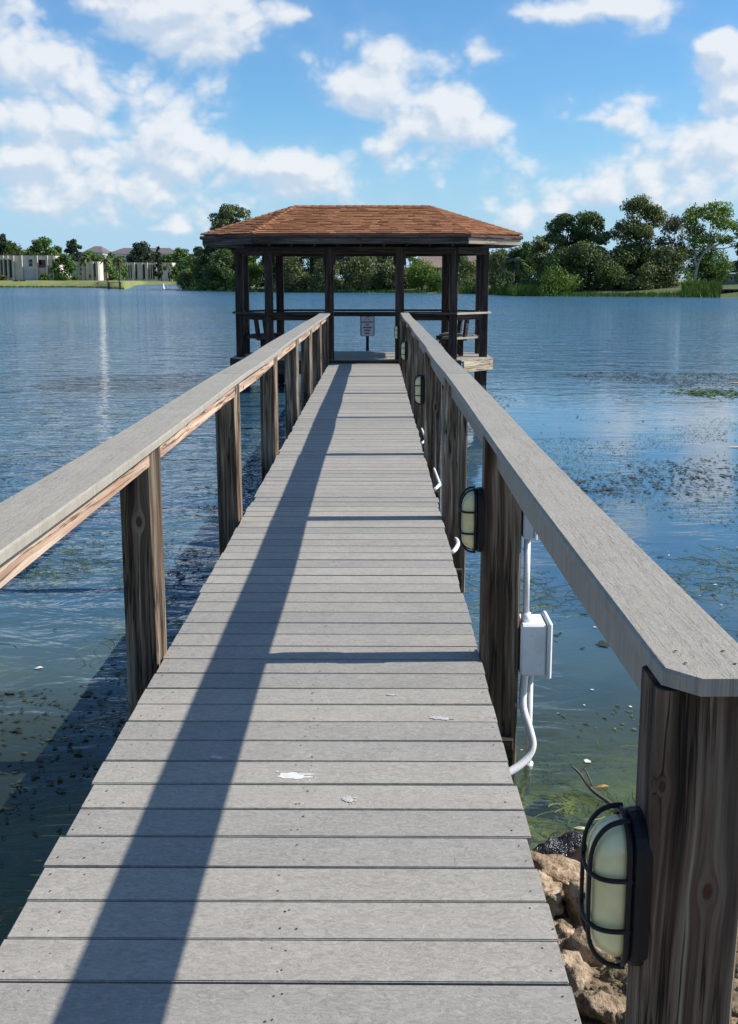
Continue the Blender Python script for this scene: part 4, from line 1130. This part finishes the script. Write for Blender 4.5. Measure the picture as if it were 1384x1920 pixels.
#@@BUILD
# ------------------------------------------------------------------ buildings
def stucco(name, c, v=.1):
    return simple(name, c, .85, .004, v, .6)
M_wall = stucco('cream_stucco', (.55, .50, .43)); M_wallg = stucco('grey_stucco', (.38, .40, .43)); M_fin = stucco('white_fin', (.45, .41, .35)); M_pink = stucco('pink_stucco', (.50, .36, .29))
M_glass = simple('dark_window', (.02, .018, .02), .12); M_red = simple('red_panel', (.16, .045, .04), .7); M_win = simple('window_frame', (.62, .62, .6), .5)
M_tile = simple('brown_roof_tile', (.19, .14, .115), .85, .01, .25, 2.5); M_farroof = simple('weathered_far_roof', (.12, .10, .10), .9, 0, .15, .5); M_roofd = simple('dark_flat_roof', (.06, .05, .05), .8); M_siding = simple('grey_green_siding', (.17, .20, .18), .7, .003, .1, 1)
def block(label, cat, Y, px0, px1, top, base_py, depth, wins, fins=(), panels=(), wall=None, roof=True, name='apartment_block'):
    k = Y / 1950; x0 = AT(px0, Y); x1 = AT(px1, Y); xc = (x0 + x1) / 2; zt = AT(0, Y, top)[1]; zb = AT(0, Y, base_py)[1] - .8
    t = tag(empty(name, (xc, Y, zb)), label, cat)
    wall = wall or M_wall
    # wall built as piers round every opening column so that the windows sit in real recesses
    cols = sorted(wins); X = px0; 
    groups = {}
    for w in wins: groups.setdefault((w[0], w[1]), []).append(w)
    keys = sorted(groups)
    def seg(a, b, t0, t1):
        box('wall', AT(a, Y), AT(b, Y), Y, Y + .4, AT(0, Y, t1)[1] if t1 < base_py else zb, AT(0, Y, t0)[1], wall, t, 0)
    for (a, b) in keys:
        if a > X: seg(X, a, top, base_py)
        yy = top
        for (_, _, w0, w1, kind) in sorted(groups[(a, b)], key=lambda q: q[2]):
            seg(a, b, yy, w0); yy = w1
            zz0, zz1 = AT(0, Y, w1)[1], AT(0, Y, w0)[1]; rec = .35 if kind != 'balcony' else 1.4
            f = box('window', AT(a, Y), AT(b, Y), Y + rec, Y + rec + .05, zz0, zz1, M_glass, t, 0)
            loc = f.location
            wd = AT(b, Y) - AT(a, Y)
            fr = box_bm(wd, .05, .09, 0, (0, -.04, 0)); link('frame', bm_mesh('frame', fr), M_win if kind == 'win' else M_red, f)
            if kind == 'balcony':
                pr_ = box_bm(wd, .06, .9, 0, (0, -1.3, -(zz1 - zz0) / 2 + .45)); link('parapet', bm_mesh('parapet', pr_), M_red, f)
        if yy < base_py - .5: seg(a, b, yy, base_py)
        X = b
    if X < px1: seg(X, px1, top, base_py)
    zg = zb
    box('side_wall', x0, x0 + .3, Y + .4, Y + depth, zb, zt, wall, t, 0); box('side_wall', x1 - .3, x1, Y + .4, Y + depth, zb, zt, wall, t, 0)
    box('rear_wall', x0 + .3, x1 - .3, Y + depth - .3, Y + depth, zb, zt, wall, t, 0)
    if roof: box('flat_roof', x0 - .15, x1 + .15, Y - .2, Y + depth + .2, zt, zt + .22, M_roofd, t, 0)
    for (a, b, pr_) in fins: box('fin', AT(a, Y), AT(b, Y), Y - pr_, Y - .003, zb, zt - .02, M_fin, t, 0)
    for (a, b, w0, w1, mt, pr_) in panels: box('panel', AT(a, Y), AT(b, Y), Y - pr_, Y - .003, max(zb, AT(0, Y, w1)[1]), AT(0, Y, w0)[1], mt, t, 0)
    return t
block('nearest white two storey apartment block with three tall dark windows, at the far left', 'apartment block', 322, -60, 110, 480, 524, 16,
      [(7, 13, 488, 521, 'tall'), (15, 21, 488, 521, 'tall'), (23.5, 30, 488, 521, 'tall'), (60, 67, 487, 500, 'win'), (62, 68.5, 514, 520, 'win') if False else (69, 72, 514, 520, 'win'), (78, 93, 488, 502.5, 'balcony'), (-40, -25, 488, 502, 'balcony'), (-18, -8, 488, 520, 'tall')],
      fins=[(-4, 5.5, .7), (13.2, 14.8, .9), (21.2, 23.3, .9), (30.2, 34, .9), (46.5, 49.5, 1.1), (74, 77.8, .9), (93.2, 97, 1.0), (104, 108, .5)],
      panels=[(50, 59.8, 482, 504, M_wallg, .08), (50, 73.5, 505, 523, M_wallg, .12), (79, 92, 504, 523, M_pink, .1)])
block('smaller white apartment block half hidden by a palm, second from the left', 'apartment block', 350, 140, 191, 491, 523, 5,
      [(155, 158.5, 494, 499.5, 'win'), (181, 185.5, 494, 520, 'tall'), (171, 174.5, 515, 521, 'win')], fins=[(158.9, 163, .8), (177, 180.8, 1.0), (185.7, 190, 1.0)], panels=[(141, 154, 493, 523, M_wallg, .1), (155.2, 158.3, 503, 508, M_glass, .05), (155.2, 158.3, 512, 516, M_glass, .05)])
box_p = tag(empty('garden_wall', (AT(198, 380), 380, 1)), 'low pinkish garden wall between the second and third apartment blocks', 'wall')
box('wall_panel', AT(190, 380), AT(206, 380), 380, 380.4, .8, AT(0, 380, 513)[1], M_pink, box_p, 0); box('coping', AT(189.6, 380), AT(206.4, 380), 379.9, 380.5, AT(0, 380, 513)[1] + .003, AT(0, 380, 512.3)[1] + .1, M_fin, box_p, 0)
block('long white apartment block with dark vertical slots, third from the left', 'apartment block', 530, 216, 327, 493, 525, 22,
      [(222, 226, 503, 518, 'tall'), (241, 243, 497, 522, 'tall'), (244.5, 247, 497, 522, 'tall'), (248.6, 252, 497, 522, 'tall'), (258, 262, 496, 523, 'tall'), (272, 276.5, 496, 523, 'tall'), (282, 284.5, 497, 523, 'tall'), (286, 288.5, 497, 523, 'tall'), (290, 294, 497, 523, 'tall'), (310, 316, 500, 507, 'win'), (318, 322, 511, 522, 'win')],
      fins=[(216.5, 221, 1.0), (236, 240.5, 1.0), (252.3, 257.7, 1.4), (262.3, 271.5, .9), (276.8, 281.6, 1.4), (294.4, 298, 1.2), (323, 327, 1)])
def hip_roof(name, x0, x1, y0_, y1_, z0, z1, inset, mat, par):
    o = par.location; v = [(x0, y0_, z0), (x1, y0_, z0), (x1, y1_, z0), (x0, y1_, z0), (x0 + inset, (y0_ + y1_) / 2, z1), (x1 - inset, (y0_ + y1_) / 2, z1)]
    return link(name, mesh(name, [(a - o.x, b - o.y, c - o.z) for a, b, c in v], [(0, 1, 5, 4), (1, 2, 5), (2, 3, 4, 5), (3, 0, 4), (3, 2, 1, 0)]), mat, par)
def house(label, Y, p0, p1, ridge, eave, base, inset_px, depth, wins, wallm, roofm, name='house'):
    x0, x1 = AT(p0, Y), AT(p1, Y); ze, zr, zb = AT(0, Y, eave)[1], AT(0, Y, ridge)[1], AT(0, Y, base)[1] - .4
    t = tag(empty(name, ((x0 + x1) / 2, Y, zb)), label, 'house'); e = .5
    box('wall', x0, x1, Y, Y + depth, zb, ze, wallm, t, 0)
    hip_roof('roof', x0 - e, x1 + e, Y - e, Y + depth + e, ze + .003, zr, inset_px / 1950 * Y, roofm, t)
    for (a, b, w0, w1) in wins:
        f = box('window', AT(a, Y), AT(b, Y), Y - .07, Y - .003, AT(0, Y, w1)[1], AT(0, Y, w0)[1], M_win, t, 0)
        w, h = AT(b, Y) - AT(a, Y), AT(0, Y, w0)[1] - AT(0, Y, w1)[1]
        link('pane', bm_mesh('pane', box_bm(w * .72, .03, h * .76, 0, (0, -.055, 0))), M_glass, f)
    return t
house('house with a large brown tiled hip roof glimpsed between the right gazebo posts', 215, 781, 900, 476, 498, 527, 12, 9, [(800, 806, 503, 519), (813, 822, 503, 512), (813, 822, 514, 522), (845, 852, 505, 518)], M_wall, M_tile)
hb = bpy.data.objects[[o.name for o in C.objects if o.get('category') == 'house'][-1]]
hip_roof('porch_roof', AT(792, 211), AT(842, 211), 211, 217, AT(0, 211, 502)[1], AT(0, 214, 494)[1], 1.2, M_tile, hb)
house('grey sided house with white trim at the right edge behind the dock', 158, 1343, 1440, 506, 514, 533, 18, 9, [(1359, 1367, 518, 527), (1380, 1388, 518, 527), (1346, 1351, 519, 531)], M_siding, M_siding)
house('far building with a long brown hip roof above the trees, behind the third block', 640, 206, 334, 465, 477, 520, 22, 30, [(232, 240, 480, 486), (318, 324, 479, 484)], M_wallg, M_farroof, 'far_building')
house('far building with a brown roof behind the second block', 620, 160, 198, 462, 475, 520, 14, 26, [(186, 192, 479, 485)], M_wallg, M_farroof, 'far_building')
house('small house with a pale roof behind the trees right of the gazebo', 250, 918, 960, 474, 486, 524, 10, 10, [(926, 930, 492, 500)], M_wall, M_wallg)
# docks, marker, mud bank, boat, birds
M_dockw = wood('dock_timber', 'x', DARK_ST)
dk = tag(empty('small_dock', (AT(217, 222), 222, 0)), 'small dark dock standing in the water off the lawn point', 'dock')
zD = AT(0, 222, 530)[1]
box('dock_deck', AT(205, 222), AT(231, 222), 221.4, 222.6, zD, zD + .1, M_dockw, dk, 0)
for px in (207, 228):
    for yy in (221.42, 222.4): box('dock_post', AT(px, 222) - .09, AT(px, 222) + .09, yy, yy + .18, -1.6, zD + (1.0 if yy < 222 else -.003), M_dockw, dk, 0)
dk = tag(empty('shore_dock', (AT(1365, 121), 121, 0)), 'low dark timber dock on the shore at the right edge', 'dock')
zD = AT(0, 121, 544)[1]; box('dock_deck', AT(1344, 121), AT(1430, 121), 120, 122, zD, zD + .14, M_dockw, dk, 0)
for j in range(9): box('dock_post', AT(1345 + j * 10, 121), AT(1345 + j * 10, 121) + .16, 120.03, 120.2, -1.4, zD - .003, M_dockw, dk, 0)
box('dock_brace', AT(1344, 121), AT(1430, 121), 119.93, 120.0, zD - .5, zD - .36, M_dockw, dk, 0)
mk = tag(empty('marker_post', (AT(309, 232), 232, WATER)), 'white marker standing in the water left of the wooded island', 'marker')
prof = [(-.5, .12), (0, .30), (.12, .32), (.3, .24), (.8, .16), (1.15, .14), (1.25, .05)]
vs = []; fs = []
for z_, r_ in prof:
    for k in range(10): a = k * .6283; vs.append((r_ * math.cos(a), r_ * math.sin(a), z_))
for i in range(len(prof) - 1):
    for k in range(10): fs.append((i * 10 + k, i * 10 + (k + 1) % 10, (i + 1) * 10 + (k + 1) % 10, (i + 1) * 10 + k))
fs.append(tuple(range(len(vs) - 10, len(vs)))); link('float', mesh('float', vs, fs, True), M_white, mk)
link('cap', bm_mesh('cap', box_bm(.12, .12, .18, .02, (0, 0, 1.34))), M_red, mk)
def lump(name, loc, sx, sy, sz, mat, label, cat, seed, sub=3, rough=.25, flat=0, group=None, rot=0, tilt=(0, 0)):
    r = random.Random(seed); bm = bmesh.new(); bmesh.ops.create_icosphere(bm, subdivisions=sub, radius=1)
    from mathutils import noise as mn_
    off = Vector((seed * 3.1, seed * 1.7, seed)); planes = [(Vector((r.gauss(0, 1), r.gauss(0, 1), r.gauss(0, 1))).normalized(), r.uniform(.5, .82)) for _ in range(9)]
    if name == 'stone': sx, sy, sz = sx * .88, sy * .88, sz * .92
    for v in bm.verts:
        p = v.co.copy()
        for n_, d_ in planes:
            q = p.dot(n_)
            if q > d_: p -= n_ * (q - d_) * .9
        s = 1 + rough * mn_.noise(p * 1.6 + off) + rough * .5 * mn_.noise(p * 4.3 + off) + rough * .28 * mn_.noise(p * 10 + off)
        p *= s; v.co = Vector((p.x * sx, p.y * sy, p.z * sz))
    me = bm_mesh(name, bm); me.polygons.foreach_set('use_smooth', [True] * len(me.polygons))
    o = link(name, me, mat, None, loc); o.rotation_euler = (tilt[0], tilt[1], rot); tag(o, label, cat, group); return o
lump('mud_bank', (AT(303, 218), 218, WATER - .06), 5.0, .8, .16, M_rock2, 'thin dark mud bank lying in the water by the marker', 'mud bank', 41, 3, .3)
bt = lump('upturned_boat', (AT(1137, 134), 134, ground_h(AT(1137, 134), 134) + .2), 1.25, .5, .34, simple('pale_blue_hull', (.42, .50, .55), .5), 'pale upturned boat on the shore under the tall trees', 'boat', 43, 3, .03)
lump('white_bucket', (AT(1222, 131), 131, ground_h(AT(1222, 131), 131) + .35), .5, .3, .22, M_white, 'small white object on the shore left of the bright tree', 'debris', 44, 2, .1)
def egret(px, Y, label, s=1.0):
    x = AT(px, Y); z0 = ground_h(x, Y)
    t = tag(empty('egret', (x, Y, max(z0, WATER) + .25)), label, 'bird')
    body = tube_geo(smoothpath([(-.30, 0, .32), (-.15, 0, .40), (.08, 0, .46), (.2, 0, .52), (.26, 0, .66), (.20, 0, .80), (.25, 0, .90), (.34, 0, .90)], 3), [.02, .05, .09, .13, .15, .15, .14, .12, .1, .08, .06, .045, .035, .03, .03, .03, .028, .028, .035, .04, .03, .02][:22], 8)
    link('body', mesh('body', *body, True), M_white, t, (0, 0, 0)); link('bill', mesh('bill', *tube_geo([(.34, 0, .90), (.47, 0, .88)], [.015, .004], 6)), M_tile, t)
    for s_ in (-1, 1): link('leg', mesh('leg', *tube_geo([(-.02, s_ * .04, .38), (0, s_ * .04, .18), (-.02, s_ * .05, -.3)], .012, 5)), M_roofd, t)
    t.scale = (s, s, s)
egret(963, 133.5, 'left of two white wading birds on the shore right of the gazebo', 1.0)
egret(969.5, 133.5, 'right of two white wading birds on the shore right of the gazebo', .9)

# ------------------------------------------------------------------ near shore stones
W0 = 'stones at the near shore'
lump('stone', (.62, 3.20, -.45), .17, .13, .12, M_wet, 'wet black stone at the water edge, farthest of the pile', 'stone', 51, 4, .35)
lump('stone', (.72, 3.12, -.43), .14, .09, .09, M_rock, 'small tan stone on the far right flank of the wet black one', 'stone', 52, 4, .4, rot=.4)
lump('stone', (.60, 3.00, -.40), .17, .10, .07, M_rock, 'flat tan slab just nearer than the wet black stone', 'stone', 53, 4, .35, rot=-.5, tilt=(.1, .2))
lump('stone', (.50, 2.93, -.40), .09, .12, .08, M_rock, 'pale stone touching the deck edge beside the flat tan slab', 'stone', 54, 4, .35)
lump('stone', (.655, 2.86, -.42), .11, .10, .12, M_rock, 'upright brown stone behind the large pinkish block', 'stone', 55, 4, .3)
lump('stone', (.62, 2.68, -.41), .19, .085, .10, M_rock, 'large pinkish block lying across the middle of the pile', 'stone', 56, 4, .25, rot=-.35)
lump('stone', (.54, 2.53, -.40), .07, .09, .09, M_rock, 'small rounded stone against the deck, nearest of the pale ones', 'stone', 57, 4, .3)
lump('stone', (.67, 2.54, -.42), .11, .08, .08, M_rock2, 'mossy stone below the nearest lamp', 'stone', 58, 4, .35)
lump('stone', (.77, 2.66, -.40), .11, .08, .07, M_rock, 'tan stone half hidden behind the nearest lamp', 'stone', 59, 4, .35, rot=.8)
lump('stone', (.66, 2.38, -.40), .15, .08, .06, M_rock2, 'dark mossy stone nearest the end post', 'stone', 60, 4, .4)
lump('stone', (.80, 3.46, -.565), .24, .12, .08, M_algae, 'yellow green stone under water beyond the pile', 'stone', 61, 4, .3)
lump('stone', (.58, 3.52, -.57), .20, .12, .08, M_algae, 'submerged mossy stone beside the deck', 'stone', 62, 4, .3)
lump('stone', (.95, 2.95, -.42), .16, .12, .11, M_rock, 'stone behind the lamp, right of the upright brown one', 'stone', 63, 4, .3)
lump('stone', (.70, 3.80, -.62), .22, .13, .09, M_algae, 'yellowish drowned stone farthest out beside the deck', 'stone', 65, 4, .3)
lump('stone', (1.05, 3.3, -.48), .18, .12, .09, M_rock2, 'dark stone at the water edge right of the pile', 'stone', 64, 4, .3)
rg = np.random.default_rng(12)      # pebbles and crumbs
pv, pf = [], []
bmp_ = bmesh.new(); bmesh.ops.create_icosphere(bmp_, subdivisions=1, radius=1); IV = [v.co.copy() for v in bmp_.verts]; IFc = [tuple(v.index for v in f.verts) for f in bmp_.faces]; bmp_.free()
for _ in range(1700):
    x = rg.uniform(.35, 1.5); y = rg.uniform(1.8, 3.2); z = ground_h(x, y); r = .005 + rg.exponential(.007); o_ = len(pv); a = rg.uniform(0, 6.28); q = rg.uniform(.5, 1)
    for v in IV:
        k = r * rg.uniform(.75, 1.2); xx, yy = v.x * k, v.y * k * q; pv.append((x + xx * math.cos(a) - yy * math.sin(a), y + xx * math.sin(a) + yy * math.cos(a), z + v.z * k * .6))
    pf += [tuple(o_ + i for i in f) for f in IFc]
tag(link('gravel', mesh('gravel', pv, pf), M_rock2), kind='stuff')
for j, (x, y, sx, sy, sz, mt, lb) in enumerate([(.53, 2.72, .08, .07, .07, M_rock, 'cream stone wedged between the deck and the pinkish block'), (.74, 2.78, .12, .09, .09, M_rock, 'brown stone behind the right end of the pinkish block'),
        (.56, 2.38, .09, .06, .06, M_rock, 'small pale stone nearest the camera beside the deck'), (.80, 2.50, .10, .08, .08, M_rock, 'tan stone at the foot of the end post'), (.71, 2.98, .10, .07, .07, M_rock, 'tan stone between the flat slab and the lamp'),
        (.86, 3.12, .12, .09, .09, M_rock2, 'mossy stone at the water behind the lamp'), (.64, 2.22, .12, .07, .06, M_rock2, 'dark stone partly hidden by the end post')]):
    lump('stone', (x, y, ground_h(x, y) + sz * .35), sx, sy, sz, mt, lb, 'stone', 71 + j, 4, .35, rot=j * 1.3)
tw = smoothpath([(.775, 3.82, WATER + .06), (.80, 3.79, WATER + .045), (.83, 3.71, WATER + .02), (.885, 3.60, WATER + .015), (.97, 3.5, WATER - .03)], 5)
tw2 = smoothpath([(.80, 3.79, WATER + .045), (.82, 3.80, WATER + .06), (.835, 3.72, WATER + .03)], 4)
vs, fs = join_geo([tube_geo(tw, list(np.linspace(.004, .008, len(tw))), 6), tube_geo(tw2, .0035, 5)])
tag(link('twig', mesh('twig', vs, fs, True), M_bark), 'crooked twig sticking out of the water behind the nearest lamp', 'twig')
# ------------------------------------------------------------------ things on and in the water
def leaf_obj(x, y, L, w, rz, col, label):
    vs = [(-L, 0, 0), (-L * .3, w, .004), (L * .4, w * .8, .006), (L, 0, .002), (L * .4, -w * .8, .006), (-L * .3, -w, .004), (0, 0, .009)]
    o = link('leaf', mesh('leaf', vs, [(0, 1, 6), (1, 2, 6), (2, 3, 6), (3, 4, 6), (4, 5, 6), (5, 0, 6)]), simple('leaf_' + str(round(x)), col, .6), None, (x, y, WATER + .003)); o.rotation_euler = (0, 0, rz); tag(o, label, 'leaf')
leaf_obj(.884, 3.765, .028, .010, .1, (.45, .22, .05), 'small orange leaf floating behind the nearest lamp')
leaf_obj(.74, 3.45, .030, .011, -.4, (.5, .46, .33), 'pale leaf floating near the stones')
leaf_obj(4.26, 12.1, .14, .035, .2, (.6, .42, .22), 'long tan leaf floating at the right picture edge')
leaf_obj(6.95, 19.9, .22, .09, .1, (.5, .25, .12), 'reddish leaf floating far right, below the reeds')
leaf_obj(-1.713, 4.997, .024, .014, .3, (.6, .6, .57), 'largest white petal floating left of the first left post')
M_weed = simple('duckweed', (.06, .075, .022), .7, 0, .5, 3)
M_weedd = simple('dark_weed', (.022, .026, .012), .7, 0, .5, 3)
def specks(name, n, region, r0, r1, mat, seed, dens=None, zoff=.004):
    rg = np.random.default_rng(seed); vs, fs = [], []
    c = 0; tries = 0
    while c < n and tries < n * 30:
        tries += 1
        x = rg.uniform(region[0], region[1]); y = region[2] + (region[3] - region[2]) * rg.uniform() 
        if dens is not None and rg.uniform() > dens(x, y): continue
        c += 1; r = rg.uniform(r0, r1) * (1 + rg.exponential(.35)); a = rg.uniform(0, 6.28); o_ = len(vs); k = 5; el = rg.uniform(.3, 1); ca, sa = math.cos(a), math.sin(a)
        for q in range(k):
            t = q * 6.283 / k; u = r * math.cos(t) * rg.uniform(.6, 1.3); v = r * el * math.sin(t) * rg.uniform(.6, 1.3)
            vs.append((x + u * ca - v * sa, y + u * sa + v * ca, zoff + rg.uniform(0, r * .35)))
        fs.append(tuple(range(o_, o_ + k)))
    o = link(name, mesh(name, vs, fs), mat, None, (0, 0, WATER)); tag(o, kind='stuff'); return o
from mathutils import noise as mno
def patchy(sc, th, seed):
    def f(x, y):
        v = mno.noise(Vector((x * sc, y * sc * .8, seed))) + .5 * mno.noise(Vector((x * sc * 3, y * sc * 3, seed + 4)))
        return max(0.006, min(1, (v - th - .14) * 3.2))
    return f
specks('duckweed', 14000, (.8, 9, 3.4, 15), .0035, .011, M_weed, 21, patchy(.55, -.12, 1.5))
specks('floating_debris', 10000, (.8, 13, 5, 22), .008, .022, M_weedd, 22, patchy(.35, -.05, 3.5))
specks('duckweed', 330, (4.8, 7.4, 17.0, 19.0), .02, .05, SP['bright'], 23, lambda x, y: max(0, 1 - ((x - 6.1) / 1.2) ** 2 - ((y - 18) / .8) ** 2))
specks('floating_debris', 2600, (-5.5, -.86, 3.2, 11), .005, .014, M_weedd, 24, patchy(.8, -.05, 6.5))
specks('floating_petals', 110, (-3.0, -.86, 2.6, 5.6), .003, .009, M_splash, 25, patchy(.9, .05, 2.2))
specks('floating_petals', 120, (.6, 4.5, 3.3, 8), .003, .009, M_splash, 26)
# submerged eel grass: ribbons drifting just under and at the surface
def ribbons(name, n, region, seed, mat, dens, z0, z1, L=(.04, .24)):
    rg = np.random.default_rng(seed); vs, fs, tn = [], [], []; c = 0
    while c < n:
        x = rg.uniform(region[0], region[1]); y = rg.uniform(region[2], region[3])
        if rg.uniform() > dens(x, y): continue
        c += 1; a = rg.normal() * .9 + (.5 if rg.uniform() < .6 else 2.4); l = rg.uniform(*L); w = rg.uniform(.0012, .0034); z = rg.uniform(z0, z1); b = rg.normal() * 1.6; prev = None; k = 6; px_, py_ = x, y; t = rg.random()
        for i in range(k + 1):
            aa = a + b * i / k; dx, dy = math.cos(aa), math.sin(aa); o_ = len(vs)
            ww = w * (1 - .7 * i / k)
            vs += [(px_ - dy * ww, py_ + dx * ww, z), (px_ + dy * ww, py_ - dx * ww, z + .002)]
            if prev is not None: fs.append((prev, prev + 1, o_ + 1, o_)); tn.append(t)
            prev = o_; px_ += dx * l / k; py_ += dy * l / k
    me = mesh(name, vs, fs); tone_attr(me, tn); o = link(name, me, mat, None, (0, 0, WATER)); tag(o, kind='stuff')
M_eel = leaf_mat('eel_grass', (.05, .07, .02), (.20, .23, .08), .2)
ribbons('eel_grass', 4200, (-4.6, -.86, 3.2, 7.6), 31, M_eel, patchy(1.1, -.05, 7.7), -.012, .004)
ribbons('eel_grass', 3200, (.65, 4.6, 3.5, 8.5), 32, M_eel, patchy(1.1, -.02, 9.7), -.012, .004)
ribbons('bottom_weed', 1200, (.5, 2.5, 3.3, 5.5), 33, M_eel, patchy(1.1, -.1, 5.7), -.30, -.12, (.05, .2))
